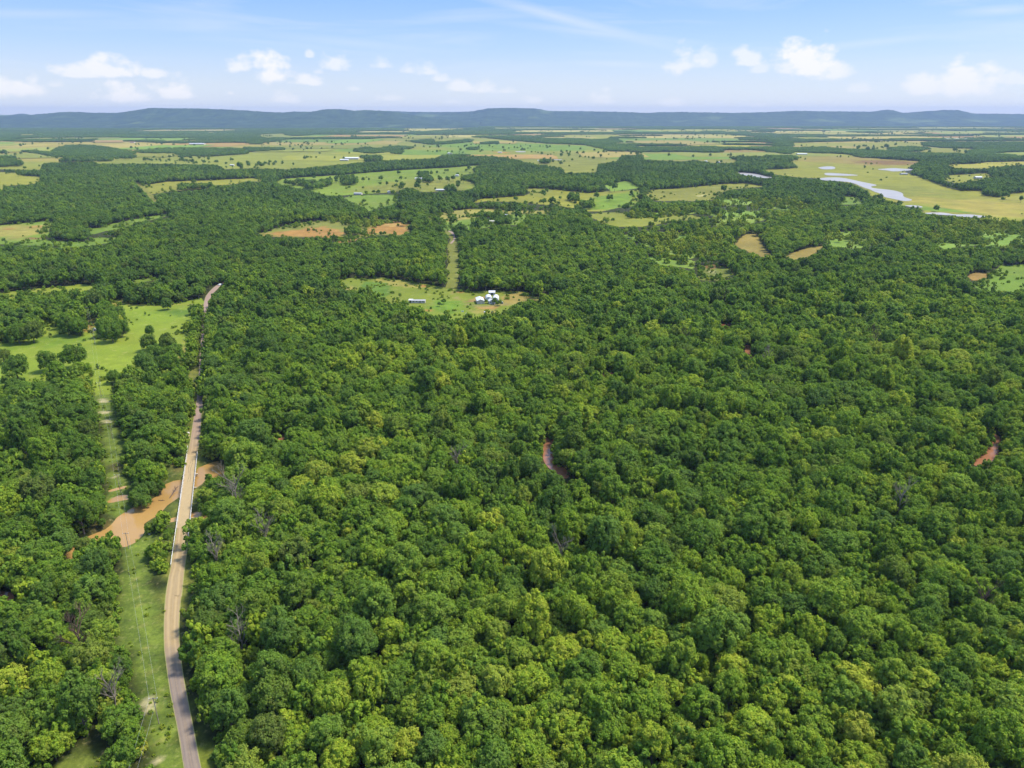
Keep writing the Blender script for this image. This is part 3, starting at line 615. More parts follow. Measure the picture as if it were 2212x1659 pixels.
def build_ground():
    xs = np.concatenate([-np.geomspace(17000, 262, 60), np.arange(-260, 121, 2.0), np.geomspace(122, 17000, 62)])
    ys = np.concatenate([np.array([-800, -300, 0, 40, 80, 100]), np.arange(110, 521, 2.0), np.geomspace(524, 16800, 60)])
    X, Y = np.meshgrid(xs, ys)
    Z = height(X, Y)
    px, py = project(X, Y, Z)
    near = (Y > 60) & (Y < 560)
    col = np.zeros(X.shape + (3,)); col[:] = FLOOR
    jit = lattice(X, Y, 7, 3) * .6 + lattice(X, Y, 3, 4) * .4
    def paint(poly, c, soft=1):
        m = inside(px, py, poly) & near
        m = m.astype(float)
        w = box_blur(m, soft)
        w = np.clip((w - .5 + (jit - .5) * .9 * (w > .02) * (w < .98)) * 2.2 + .5, 0, 1)
        col[:] = col * (1 - w[..., None]) + np.array(c) * w[..., None]
    GR = (0.17, 0.235, 0.055)
    for s in SCRUB: paint(s, (0.10, 0.16, 0.04), 2)
    for r in RIVER: paint([(a, b) for a, b in r], (0.22, 0.15, 0.07), 3)
    for p in (STRIP_N, STRIP_S, STRIP_S2): paint(p, GR, 1)
    paint(GLADE, (0.18, 0.23, 0.06), 1); paint(VERGE_R, (0.21, 0.25, 0.05), 1); paint(VERGE_L, (0.20, 0.23, 0.055), 1)
    paint(R5([(1060, -170), (1330, -170), (1330, 1700), (960, 1700)]), (0.12, 0.15, 0.045), 2)
    paint(ROADCUT, (0.24, 0.25, 0.07), 1)
    for p in (R5([(560, 560), (690, 560), (710, 700), (640, 640), (570, 620)]),): paint(p, (0.15, 0.13, 0.06), 1)
    for p in (R5([(505, 155), (580, 150), (580, 178), (510, 178)]), R5([(515, 220), (600, 215), (580, 245), (520, 245)]), R5([(585, 655), (650, 650), (650, 668), (590, 668)]),
              R6([(1180, 565), (1210, 565), (1210, 600), (1185, 600)]), R6([(1180, 1110), (1250, 1060), (1290, 1110), (1260, 1240), (1230, 1240), (1220, 1160), (1180, 1150)]), R6([(1350, 1105), (1380, 1105), (1370, 1130), (1350, 1125)]),
              R6([(1290, 1600), (1340, 1590), (1330, 1659), (1290, 1659)]), R5([(490, 60), (560, 60), (560, 85), (500, 85)])): paint(p, (0.50, 0.45, 0.36), 0)
    for p in (R6([(1120, 600), (1160, 600), (1150, 800), (1120, 800)]), R6([(1260, 600), (1300, 600), (1290, 720), (1260, 700)]), R6([(1300, 960), (1380, 960), (1390, 1050), (1320, 1060)]), R6([(1340, 1250), (1400, 1250), (1390, 1330), (1340, 1330)]), R6([(1370, 1450), (1430, 1450), (1440, 1560), (1390, 1550)])):
        paint(p, (0.27, 0.20, 0.11), 1)
    paint(R5([(1040, 500), (1075, 500), (1090, 560), (1125, 600), (1110, 640), (1050, 620)]), (0.34, 0.20, 0.12), 1)
    # faint pale line worn under the wires
    for i in range(2):
        off = 6 * i
        paint(R6([(1108 + off, 0), (1114 + off, 0), (1200 + off, 520), (1262 + off, 900), (1300 + off, 1180), (1370 + off, 1659), (1364 + off, 1659), (1294 + off, 1180), (1256 + off, 900), (1194 + off, 520)]), (0.26, 0.28, 0.10), 0)
    ny, nx = X.shape
    idx = np.arange(nx * ny).reshape(ny, nx)
    f = np.stack([idx[:-1, :-1], idx[:-1, 1:], idx[1:, 1:], idx[1:, :-1]], -1).reshape(-1, 4)
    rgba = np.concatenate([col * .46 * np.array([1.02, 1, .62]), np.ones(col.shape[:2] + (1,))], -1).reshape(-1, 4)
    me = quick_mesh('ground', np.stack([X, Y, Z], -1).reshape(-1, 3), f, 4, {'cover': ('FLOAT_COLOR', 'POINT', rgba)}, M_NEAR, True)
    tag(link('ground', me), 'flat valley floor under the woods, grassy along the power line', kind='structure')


build_ground()


def field(name, poly, col, patches, zoff, mat=None):
    W = np.array([ground(px, max(py, 262), 0) for px, py in poly]); x0, y0 = W.min(0); x1, y1 = W.max(0)
    dist = (y0 + y1) / 2
    sx = min(max(dist * .0026, (x1 - x0) / 260), 14); sy = min(max(dist * .0030, (y1 - y0) / 240), 16)
    xs = np.arange(x0 - 2 * sx, x1 + 2 * sx, sx); ys = np.arange(y0 - 2 * sy, y1 + 2 * sy, sy)
    X, Y = np.meshgrid(xs, ys); px, py = project(X, Y, 0 * X)
    wob = dist * .004
    wx = (lattice(X, Y, dist * .03, 7) - .5) * wob; wy = (lattice(X, Y, dist * .03, 8) - .5) * wob
    qx, qy = project(X + wx, Y + wy, 0 * X)
    ink = inside(qx, qy, poly)
    c = np.zeros(X.shape + (3,)); c[:] = col
    big = lattice(X, Y, dist * .09, 9) * .6 + lattice(X, Y, dist * .035, 10) * .4
    c *= (0.80 + 0.40 * big)[..., None]
    warm = lattice(X, Y, dist * .07, 12)[..., None]
    c = c * (1 - .28 * warm) + np.array([c[..., 1].mean() * 1.12, c[..., 1].mean() * .98, .10]) * .28 * warm
    for (pp, pc, soft) in patches:
        m = inside(qx, qy, pp).astype(float)
        k = int(max(1, min(12, soft / sx))); w = box_blur(m, k)
        j = lattice(X, Y, max(soft, 2 * sx), 13)
        w = np.clip((w - .5 + (j - .5) * .8 * (w > .02) * (w < .98)) * 1.8 + .5, 0, 1)[..., None]
        c = c * (1 - w) + np.array(pc) * (.85 + .3 * lattice(X, Y, 3 * sx, 15))[..., None] * w
    ny, nx = X.shape; idx = np.arange(nx * ny).reshape(ny, nx)
    keep = ink[:-1, :-1] | ink[1:, 1:]
    f = np.stack([idx[:-1, :-1], idx[:-1, 1:], idx[1:, 1:], idx[1:, :-1]], -1)[keep]
    used = np.unique(f); remapi = np.zeros(nx * ny, np.int64); remapi[used] = np.arange(len(used))
    co = np.stack([X, Y, np.full(X.shape, zoff)], -1).reshape(-1, 3)[used]
    rgba = np.concatenate([np.clip(c * .46 * (np.array([1.10, 1.04, .45]) if dist > 1400 else np.array([1.0, 1.0, .52])), 0, 1), np.ones(c.shape[:2] + (1,))], -1).reshape(-1, 4)[used]
    me = quick_mesh(name, co, remapi[f], 4, {'cover': ('FLOAT_COLOR', 'POINT', rgba)}, mat or M_FIELD, False)
    tag(link(name, me), kind='structure')


for i, (nm, poly, col, sc_, pt) in enumerate(FIELDS):
    field(nm, poly, col, pt, 0.02 + .012 * (i % 7), M_FIELD_N if nm in ('meadow', 'farm_clearing', 'ride') else None)


def far_fields():
    bm = bmesh.new(); lay = bm.verts.layers.float_color.new('cover')
    for i, (P, col) in enumerate(RECTS):
        r = random.Random(i); k = r.uniform(.42, .6); vs = []
        for p in P:
            v = bm.verts.new((p[0], p[1], 0.05 + .02 * i)); k *= 1; v[lay] = (col[0] * k * 1.1, col[1] * k * 1.03, col[2] * k * .5, 1); vs.append(v)
        bm.faces.new(vs)
    me = bpy.data.meshes.new('distant_pasture'); bm.to_mesh(me); bm.free(); me.materials.append(M_FIELD)
    for p in me.polygons:
        if p.normal.z < 0: p.flip()
    tag(link('distant_pasture', me), kind='structure')


far_fields()


def water_sheet(name, poly, z, mat, grow=1.0):
    W = [Vector((*map(float, ground(px, py, z)), z)) for px, py in poly]
    # round the outline and push it a little under the banks
    for _ in range(2):
        Q = []
        for i in range(len(W)):
            a, b = W[i], W[(i + 1) % len(W)]; Q += [a.lerp(b, .25), a.lerp(b, .75)]
        W = Q
    area = sum(W[i].x * W[(i + 1) % len(W)].y - W[(i + 1) % len(W)].x * W[i].y for i in range(len(W)))
    s = 1 if area > 0 else -1; Q = []
    for i in range(len(W)):
        t = (W[(i + 1) % len(W)] - W[i - 1]); n = Vector((t.y, -t.x, 0)); n.normalize(); Q.append(W[i] + n * s * grow)
    bm = bmesh.new(); vs = [bm.verts.new(p) for p in (Q if s > 0 else Q[::-1])]; bm.faces.new(vs)
    bmesh.ops.triangulate(bm, faces=bm.faces[:])
    me = bpy.data.meshes.new(name); bm.to_mesh(me); bm.free(); me.materials.append(mat)
    tag(link(name, me), kind='structure')


for i, p in enumerate(RIVER): water_sheet('river', p, WATER_Z + .005 * i, M_RIVER, 2.0)
for p in POOLS: water_sheet('flooded_pool', p, .03, M_RIVER, .2)
for p in CREEKS: water_sheet('creek', p, .03, M_CREEK, 1.2)
for i, p in enumerate(PONDS): water_sheet('pond', p, .35, M_POND, .5)

# ------------------------------------------------------------------ road
RD_L = R6([(1585, 1980), (1530, 1659), (1480, 1350), (1420, 1050), (1390, 850), (1365, 600), (1375, 250), (1420, 0)]) + R5([(1020, 1600), (1045, 1400), (1070, 1250), (1098, 1070)])
RD_R = R6([(1760, 1980), (1680, 1659), (1620, 1350), (1570, 1100), (1525, 850), (1498, 600), (1502, 350), (1540, 0)]) + R5([(1140, 1600), (1160, 1400), (1180, 1250), (1200, 1040)])
BR_L = R5([(1098, 1070), (1180, 495)]); BR_R = R5([(1200, 1040), (1258, 500)])
RN_L = R5([(1180, 495), (1200, 390), (1222, 250), (1243, 120), (1255, 40)]) + R4([(1542, 1130), (1556, 900), (1570, 750), (1586, 620), (1582, 560), (1590, 510), (1606, 470), (1650, 420), (1700, 385), (1800, 340)])
RN_R = R5([(1258, 500), (1275, 400), (1284, 320), (1292, 180), (1300, 140)]) + R4([(1575, 1130), (1585, 900), (1600, 750), (1612, 610), (1618, 560), (1632, 510), (1650, 470), (1690, 425), (1735, 385), (1840, 335)])


def smooth_line(P, n):
    P = [Vector((*map(float, ground(px, py, 0)), 0)) for px, py in P]
    d = [0]
    for a, b in zip(P, P[1:]): d.append(d[-1] + (b - a).length)
    out = []
    for k in range(n):
        t = d[-1] * k / (n - 1); i = max(j for j in range(len(d) - 1) if d[j] <= t + 1e-6)
        u = (t - d[i]) / max(d[i + 1] - d[i], 1e-6)
        p0 = P[max(i - 1, 0)]; p1 = P[i]; p2 = P[i + 1]; p3 = P[min(i + 2, len(P) - 1)]
        out.append(.5 * ((2 * p1) + (p2 - p0) * u + (2 * p0 - 5 * p1 + 4 * p2 - p3) * u * u + (3 * p1 - p0 - 3 * p2 + p3) * u ** 3))
    return out, d[-1]


def ribbon(name, Lp, Rp, n, z, mat, v0=0.0, raise_mid=0.05):
    A, la = smooth_line(Lp, n); B, lb = smooth_line(Rp, n)
    m = 6; co = []; uv = []
    acc = v0; prev = None
    for i in range(n):
        mid = (A[i] + B[i]) / 2
        if prev is not None: acc += (mid - prev).length
        prev = mid
        for j in range(m + 1):
            t = j / m; p = A[i].lerp(B[i], t); e = math.sin(math.pi * t)
            co.append((p.x, p.y, z + raise_mid * e)); uv.append((t, acc))
    f = []
    for i in range(n - 1):
        for j in range(m): f.append((i * (m + 1) + j, i * (m + 1) + j + 1, (i + 1) * (m + 1) + j + 1, (i + 1) * (m + 1) + j))
    me = bpy.data.meshes.new(name); me.from_pydata(co, [], f); me.materials.append(mat)
    u = me.uv_layers.new(name='UVMap')
    for lp in me.loops: u.data[lp.index].uv = uv[lp.vertex_index]
    me.update(); return tag(link(name, me), kind='structure'), acc


_, acc = ribbon('dirt_road', RD_L, RD_R, 120, .10, M_ROAD, 0.0)
_, acc = ribbon('dirt_road', RN_L, RN_R, 150, .10, M_ROAD, acc + 64)
ribbon('side_track', R5([(1202, 325), (1150, 360), (1110, 385), (1085, 410)]), R5([(1195, 385), (1160, 400), (1125, 418), (1100, 440)]), 20, .07, M_ROAD, 110)
ribbon('farm_track', R7([(1135, 158), (1165, 178), (1186, 205), (1182, 235), (1152, 268)]), R7([(1120, 150), (1178, 166), (1200, 200), (1198, 240), (1170, 272)]), 30, .15, M_ROAD, 400)

# ------------------------------------------------------------------ bridge


def build_bridge():
    P = lambda q: Vector((*map(float, ground(*q, 0)), 0))
    a0, a1 = P(BR_L[0]), P(BR_L[1]); b0, b1 = P(BR_R[0]), P(BR_R[1])
    root = empty('bridge', ((a0 + b0) / 2)); inv = (a0 + b0) / 2
    tag(root, 'long narrow tan bridge with pale railings carrying the dirt road over the muddy river', 'bridge')
    a0, a1, b0, b1 = (v - inv for v in (a0, a1, b0, b1))
    n = 30; mb = MB(); k = 0
    for i in range(n):
        t0, t1 = i / n, (i + 1) / n
    top = [a0, b0, b1, a1]
    mb.add([p + Vector((0, 0, .16)) for p in top] + [p + Vector((0, 0, -.35)) for p in top], [(0, 1, 2, 3), (7, 6, 5, 4), (0, 4, 5, 1), (1, 5, 6, 2), (2, 6, 7, 3), (3, 7, 4, 0)])
    mb.obj('deck', M_DECK, root)
    ax = ((a1 + b1) / 2 - (a0 + b0) / 2); Lb = ax.length; ax.normalize(); side = Vector((ax.y, -ax.x, 0)); ang = math.atan2(ax.y, ax.x)
    for s in (-1, 1):                                                   # kerbs and railings
        e0, e1 = (a0, a1) if s < 0 else (b0, b1)
        m = MB(); c = (e0 + e1) / 2 - side * s * .12; m.box((c.x, c.y, .27), ((e1 - e0).length, .25, .22), math.atan2((e1 - e0).y, (e1 - e0).x)); m.obj('kerb', M_CONC, root)
        m = MB(); d = (e1 - e0).normalized(); q = e0 - d * (26 if s < 0 else 14); r = e1 + d * (8 if s < 0 else 2)
        for z in (.62, .98):
            cc = (q + r) / 2 + side * s * .06; m.box((cc.x, cc.y, z + .1), ((r - q).length, .09, .17), math.atan2(d.y, d.x))
        rail = m.obj('railing', M_RAIL, root)
        ln = (r - q).length; kk = int(ln / 2.6); pm = MB(); pm.box((0, 0, .55), (.16, .12, 1.15), ang); pm.box((0, 0, 1.16), (.2, .16, .06), ang); pme = pm.mesh('post', M_RAIL)
        for i in range(kk + 1):
            po = link('post', pme, None, rail); po.location = q + d * (ln * i / kk) + side * s * .14
    for i in range(5):                                                  # piers on bearing caps
        c = (a0 + b0) / 2 + ax * Lb * (i + .5) / 5
        p = MB(); p.box((c.x, c.y, -.65), (.8, 6.4, .58), ang)
        cap = p.obj('pier_cap', M_CONC, root)
        cm = MB()
        for s in (-1, 0, 1): cc = c + side * s * 2.1; cm.tube((cc.x, cc.y, -4.0), (cc.x, cc.y, -.9), .35, .32, 10)
        cm.obj('column', M_CONC, cap)
    g = MB()
    for s in (-1.5, 0, 1.5):
        c = (a0 + b0) / 2 + ax * Lb / 2 + side * s; g.box((c.x, c.y, -.36 + .0), (Lb * .99, .3, .5), ang)
    # girders butt under the slab
    g.v = [(x, y, z - .25) for x, y, z in g.v]
    g.obj('girder', M_CONC, root)
    # dark tyre scrapes that wander over the deck
    t = MB()
    for (off, amp) in ((-.55, .35), (.25, .3)):
        prev = None
        for i in range(22):
            u = .58 + .34 * i / 21; w = off + amp * math.sin(i * .42 + off)
            c = (a0 + b0) / 2 + ax * Lb * u + side * w; c.z = .166
            if prev:
                n2 = side * .045; t.add([prev - n2, prev + n2, c + n2, c - n2], [(0, 1, 2, 3)])
            prev = c
    t.obj('tyre_mark', M_TYRE, root)


build_bridge()

# ------------------------------------------------------------------ tree meshes


def ico(sub):
    bm = bmesh.new(); bmesh.ops.create_icosphere(bm, subdivisions=sub, radius=1)
    v = np.array([p.co[:] for p in bm.verts]); f = np.array([[q.index for q in p.verts] for p in bm.faces]); bm.free(); return v, f


ICO1 = ico(1); ICO2 = ico(2)


def unit(v): return v / np.maximum(np.linalg.norm(v, axis=-1, keepdims=True), 1e-9)


def crown_geo(seed, axes, zc, nl, nt_, nq, ls, lobe_r, core=.70, low=-.45, off=(0, 0), ico_=ICO1):
    r = np.random.default_rng(seed); axes = np.array(axes)
    i = np.arange(nl); zz = low + (1 - low) * (i + .5) / nl; ph = i * 2.39996 + r.random() * 6
    rad = np.sqrt(np.maximum(0, 1 - np.clip(zz, -1, 1) ** 2)); d = np.stack([rad * np.cos(ph), rad * np.sin(ph), zz], 1)
    d = unit(d + r.normal(0, .16, d.shape))
    bd = unit(r.normal(0, 1, (5, 3))); bump = 1 + .38 * np.max(d @ bd.T, axis=1, keepdims=True) ** 2 - .20 * np.maximum(0, d @ -bd[:1].T)
    lc = d * axes * bump * (r.uniform(.48, 1.0, (nl, 1))) + np.array([0, 0, zc]); lr = lobe_r * r.uniform(.6, 1.15, nl)
    lc = np.vstack([lc, [[0, 0, zc]]]); lr = np.append(lr, min(axes) * .50); d = np.vstack([d, [[0, 0, 1]]]); nl += 1
    V = []; Fq = []; A = []; k = 0
    # tufts over each lobe
    for l in range(nl - 1):
        td = unit(r.normal(0, 1, (nt_, 3)) + d[l] * .9 + np.array([0, 0, .55]))
        tc = lc[l] + td * lr[l] * r.uniform(.78, 1.22, (nt_, 1))
        dd = np.linalg.norm(tc[:, None] - lc[None], axis=2) / lr[None]; dd[:, l] = 9
        ok = dd.min(1) > .80; tc = tc[ok]; td = td[ok]
        if not len(tc): continue
        n = len(tc); tr = lobe_r * .31
        ld = unit(r.normal(0, 1, (n, nq, 3)) + td[:, None] * .8 + np.array([0, 0, .3]))
        p = tc[:, None] + ld * tr * r.uniform(.6, 1.15, (n, nq, 1))
        nn = unit(ld * .8 + td[:, None] * .55 + r.normal(0, .38, (n, nq, 3)))
        t1 = unit(np.cross(nn, r.normal(0, 1, (n, nq, 3)))); t2 = np.cross(nn, t1)
        s = ls * r.uniform(.6, 1.25, (n, nq, 1))
        q = np.stack([p - t1 * s, p - t2 * s * .7, p + t1 * s, p + t2 * s * .7], 2).reshape(-1, 3)
        V.append(q); Fq.append(np.arange(len(q)).reshape(-1, 4) + k); k += len(q)
        hl = (q[:, 2] - (zc - axes[2])) / (2 * axes[2])
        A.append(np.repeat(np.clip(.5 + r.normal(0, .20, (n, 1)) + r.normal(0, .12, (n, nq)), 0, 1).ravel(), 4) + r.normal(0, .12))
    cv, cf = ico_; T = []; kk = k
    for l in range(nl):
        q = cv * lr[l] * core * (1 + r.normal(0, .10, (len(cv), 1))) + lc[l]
        V.append(q); T.append(cf + kk); kk += len(q); A.append(np.full(len(q), .22))  # lobe cores toned darker than tufts: shade between them put into the colour
    o = np.array([off[0], off[1], 0]); VV = np.vstack(V)
    rad = np.percentile(np.hypot(VV[:, 0], VV[:, 1]), 97); tgt = (axes[0] + axes[1]) / 2 + lobe_r * .55; VV[:, :2] *= tgt / rad
    top = np.percentile(VV[:, 2], 99.5); want = zc + axes[2] + lobe_r * .6; VV[:, 2] *= want / top
    return VV + o, np.vstack(Fq), np.vstack(T), np.concatenate(A)


def geo_mesh(name, geos, mat=None, trunk=None):
    V = []; loops = []; tot = []; A = []; k = 0
    for (v, q, t, a) in geos:
        V.append(v); A.append(a)
        loops += [(q + k).ravel(), (t + k).ravel()]; tot += [np.full(len(q), 4), np.full(len(t), 3)]; k += len(v)
    ntr = 0
    V = np.vstack(V).astype(np.float32); A = np.clip(np.concatenate(A), 0, 1); loops = np.concatenate(loops); tot = np.concatenate(tot)
    if trunk is not None:
        tv = np.array(trunk.v); V = np.vstack([V, tv]).astype(np.float32); A = np.append(A, np.zeros(len(tv)))
        quads = [f for f in trunk.f if len(f) == 4]
        loops = np.concatenate([loops, (np.array(quads) + k).ravel()]); ntr = len(quads); tot = np.concatenate([tot, np.full(ntr, 4)])
    me = bpy.data.meshes.new(name)
    me.vertices.add(len(V)); me.vertices.foreach_set('co', V.ravel()); me.loops.add(len(loops)); me.loops.foreach_set('vertex_index', loops.astype(np.int32))
    me.polygons.add(len(tot)); st = np.concatenate([[0], np.cumsum(tot)[:-1]]).astype(np.int32)
    me.polygons.foreach_set('loop_start', st); me.polygons.foreach_set('loop_total', tot.astype(np.int32))
    me.materials.append(mat or M_LEAF)
    if ntr:
        me.materials.append(M_BARK); mi = np.zeros(len(tot), np.int32); mi[-ntr:] = 1; me.polygons.foreach_set('material_index', mi)
    a = me.attributes.new('leaf', 'FLOAT', 'POINT'); a.data.foreach_set('value', A.astype(np.float32))
    me.update(calc_edges=True); return me


def trunk_mb(seed, h, r0, spread, nb=7):
    r = random.Random(seed); m = MB(); p = Vector((0, 0, -.3)); rr = r0; pts = [p]
    for i in range(4):
        q = p + Vector((r.uniform(-.25, .25), r.uniform(-.25, .25), (h + .3) / 4)); m.tube(p, q, rr, rr * .8, 7); p = q; rr *= .8; pts.append(p)
    for i in range(nb):
        a = i * 2.4 + r.random(); b = pts[2 + i % 3]; e = b + Vector((math.cos(a) * spread * r.uniform(.5, 1), math.sin(a) * spread * r.uniform(.5, 1), h * r.uniform(.15, .45)))
        mid = b.lerp(e, .5) + Vector((0, 0, -.3)); m.tube(b, mid, r0 * .38, r0 * .26, 5); m.tube(mid, e, r0 * .26, r0 * .1, 5)
    return m


# axes of crown ellipsoid, centre height, lobe radius: broad oaks, round, taller and loose forms (metres)
FORMS = [((4.3, 4.3, 3.3), 7.2, 1.65), ((4.6, 4.2, 3.0), 6.8, 1.75), ((4.0, 4.2, 3.9), 7.8, 1.6), ((3.7, 3.7, 4.5), 8.3, 1.5), ((4.8, 4.6, 3.2), 7.0, 1.5), ((3.9, 4.4, 3.6), 7.4, 1.85), ((4.4, 4.0, 3.5), 7.6, 1.4), ((3.4, 3.5, 4.9), 8.6, 1.35)]
NEAR_C, NEAR_T = [], []
for i in range(12):
    ax, zc, lr = FORMS[i % 8]
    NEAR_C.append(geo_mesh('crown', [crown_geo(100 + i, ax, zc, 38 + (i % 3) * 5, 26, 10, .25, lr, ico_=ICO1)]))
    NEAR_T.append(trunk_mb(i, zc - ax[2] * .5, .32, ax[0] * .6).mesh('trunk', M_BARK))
SRC = bpy.data.collections.new('plant_kinds')      # not linked into the scene: only the plants' source meshes
SRC_N = []


def src(me):
    o = bpy.data.objects.new('k%03d' % len(SRC_N), me); SRC.objects.link(o); SRC_N.append(o); return len(SRC_N) - 1


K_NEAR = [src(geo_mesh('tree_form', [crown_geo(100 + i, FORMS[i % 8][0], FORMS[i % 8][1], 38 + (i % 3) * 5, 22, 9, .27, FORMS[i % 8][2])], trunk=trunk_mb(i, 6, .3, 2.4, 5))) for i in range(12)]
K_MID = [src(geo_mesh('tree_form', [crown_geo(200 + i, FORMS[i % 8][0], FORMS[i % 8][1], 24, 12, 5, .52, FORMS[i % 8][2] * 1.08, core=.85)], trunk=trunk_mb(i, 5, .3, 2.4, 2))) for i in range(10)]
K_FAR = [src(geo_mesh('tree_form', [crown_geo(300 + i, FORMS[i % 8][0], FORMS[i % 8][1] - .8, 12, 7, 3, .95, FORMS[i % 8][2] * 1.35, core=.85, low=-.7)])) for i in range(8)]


def clump(seed):
    r = np.random.default_rng(seed); G = []
    for a in range(4):
        for b in range(4):
            s = r.uniform(.8, 1.25)
            G.append(crown_geo(seed * 31 + a * 4 + b, (4.6 * s, 4.6 * s, 3.2 * s), 5.2 * s, 6, 5, 2, 1.6, 2.4 * s, core=.9, low=-.6, off=((a - 1.5) * 8.0 + r.normal(0, 2), (b - 1.5) * 8.0 + r.normal(0, 2))))
    return geo_mesh('tree_clump', G)


K_CLUMP = [src(clump(400 + i)) for i in range(6)]
K_BUSH = [src(geo_mesh('bush_form', [crown_geo(500 + i, (1.7, 1.6, 1.1), 1.1, 12, 12, 5, .26, .62, core=.85, low=-.7)])) for i in range(6)]
K_SAPL = [src(geo_mesh('sapling_form', [crown_geo(600 + i, (1.6, 1.6, 2.2), 2.9, 14, 12, 5, .28, .62, core=.85, low=-.8)])) for i in range(4)]

# ------------------------------------------------------------------ where plants may stand
OPENS = [f[1] for f in FIELDS] + OPEN_NEAR + PONDS


def any_in(px, py, polys):
    r = np.zeros(np.shape(px), bool)
    for p in polys: r |= inside(px, py, p)
    return r


RING = [(0, 0, .05), (0, 0, .5), (0, 0, .96)] + [(math.cos(q) * 1.0, math.sin(q) * 1.0, .58) for q in np.arange(0, 6.28, .785)] + \
       [(math.cos(q) * .55, math.sin(q) * .55, .85) for q in np.arange(.4, 6.6, 1.256)] + [(math.cos(q) * .55, math.sin(q) * .55, .55) for q in np.arange(0, 6.28, 1.57)] + [(math.cos(q) * .85, math.sin(q) * .85, .34) for q in np.arange(.3, 6.5, 1.256)]


def tree_ok(x, y, r, h, near=False):
    """True where a tree of crown radius r, height h leaves the mapped openings clear"""
    mx, my = project(x, y, h * .5)
    w = any_in(mx, my, WOODS); ok = np.ones(x.shape, bool)
    for (a, b, c) in RING:
        i = np.nonzero(ok & ~w)[0]
        if not len(i): break
        px_, py_ = project(x[i] + a * r[i], y[i] + b * r[i], h[i] * c)
        ok[i] = ~any_in(px_, py_, OPENS)
    if near: ok &= ~any_in(*project(x, y - r * .8, 0 * x), RIVER + [ROADCUT, ROADWAY])
    return ok | w


# meadow trees, bridge-side trees and others one can point at: x, y of crown centre and crown radius (close-up units), shade
HERO = [('R4', 110, 1015, 98, .30, 'round green tree standing alone at the left end of the meadow'),
        ('R4', 15, 930, 62, .22, 'dark tree cut by the left frame edge above the round meadow tree'),
        ('R4', 365, 968, 78, .22, 'dark rounded tree at the meadow edge, nearest of two to the left frame edge'),
        ('R4', 565, 925, 100, .24, 'tall dark tree on the meadow beside the grass strip opening'),
        ('R4', 440, 1075, 92, .42, 'light green tree below the two dark meadow trees'),
        ('R4', 632, 1035, 72, .55, 'slender bright green tree at the mouth of the grass strip, left side'),
        ('R4', 100, 1170, 62, .25, 'small dark tree at the lower left corner of the meadow'),
        ('R4', 878, 1092, 56, .24, 'small dark tree at the mouth of the grass strip, right side'),
        ('R4', 1158, 738, 40, .20, 'smallest dark tree standing in the middle of the meadow'),
        ('R4', 1150, 825, 66, .22, 'dark round tree between the smallest meadow tree and the big clump'),
        ('R4', 1300, 850, 84, .25, 'oak at the top of the big meadow clump beside the road woods'),
        ('R4', 1355, 900, 80, .24, 'oak on the right flank of the big meadow clump'),
        ('R4', 1230, 915, 80, .30, 'oak in the middle of the big meadow clump'),
        ('R4', 1120, 965, 78, .24, 'oak on the left flank of the big meadow clump'),
        ('R4', 1310, 990, 84, .26, 'oak at the lower right of the big meadow clump'),
        ('R4', 1170, 1030, 68, .22, 'oak at the lower left foot of the big meadow clump'),
        ('R4', 800, 720, 66, .22, 'oak on the left side of the dense island clump in the meadow'),
        ('R4', 860, 740, 80, .20, 'front oak of the dense island clump in the meadow'),
        ('R4', 935, 710, 70, .20, 'oak on the right side of the dense island clump in the meadow'),
        ('R4', 850, 640, 76, .26, 'oak in the middle of the dense island clump in the meadow'),
        ('R4', 820, 570, 68, .28, 'oak at the back of the dense island clump in the meadow'),
        ('R4', 912, 600, 58, .24, 'small oak at the right rear of the dense island clump'),
        ('R4', 520, 690, 76, .22, 'oak bulging from the woods onto the meadow, left of its twin'),
        ('R4', 605, 695, 76, .22, 'oak bulging from the woods onto the meadow, beside the bare soil patch'),
        ('R4', 240, 740, 84, .22, 'oak at the point of the dark woods left of the meadow'),
        ('R4', 130, 745, 84, .22, 'oak on the dark woods edge nearest the left frame side'),
        ('R4', 1298, 530, 44, .20, 'dark tree standing forward of the woods at the far meadow edge'),
        ('R4', 1502, 575, 40, .20, 'small dark tree at the far right meadow corner by the road'),
        ('R5', 850, 640, 110, .45, 'spreading green tree on the river bank beside the grass strip'),
        ('R5', 940, 640, 80, .55, 'pale green tree leaning to the river just left of the bridge'),
        ('R5', 800, 780, 92, .30, 'dark bank tree hanging over the river bend'),
        ('R5', 530, 1215, 92, .28, 'dark tree on the near river bank at the end of the water'),
        ('R5', 370, 1205, 80, .30, 'dark tree between the two river ends on the left'),
        ('R5', 1400, 835, 66, .42, 'bushy tree on the river bank right of the bridge'),
        ('R5', 1350, 905, 72, .36, 'bushy tree right of the bridge between river and side pool'),
        ('R5', 895, 1245, 54, .30, 'small round tree alone between grass strip and bridge approach'),
        ('R5', 985, 1270, 46, .34, 'small tree beside the left railing of the bridge approach'),
        ('R5', 1035, 1095, 40, .36, 'small bank tree touching the left railing of the bridge'),
        ('R5', 965, 1035, 46, .36, 'small bank tree on the near river bank below the bridge')]
CONV = {'R4': (0.2778, R4), 'R5': (0.2778, R5), 'R6': (0.2592, R6)}


def hero_pos():
    out = []
    for (fr, zx, zy, r, tint, lab) in HERO:
        k, fn = CONV[fr]; px, py = fn([(zx, zy)])[0]; rp = r * k
        x, y = ground(px, py, 0); d = y * math.cos(PITCH) + H * math.sin(PITCH); R = rp / FPX * d
        s = R / 4.9 if R / 4.9 > .45 else R / 4.9
        x, y = ground(px, py, 7.2 * s)                       # the crown centre stands at this height
        d = float(y) * math.cos(PITCH) + (H - 7.2 * s) * math.sin(PITCH); s = rp / FPX * d / 5.5
        x, y = ground(px, py, 7.0 * s); out.append((float(x), float(y), s, tint, lab))
    return out


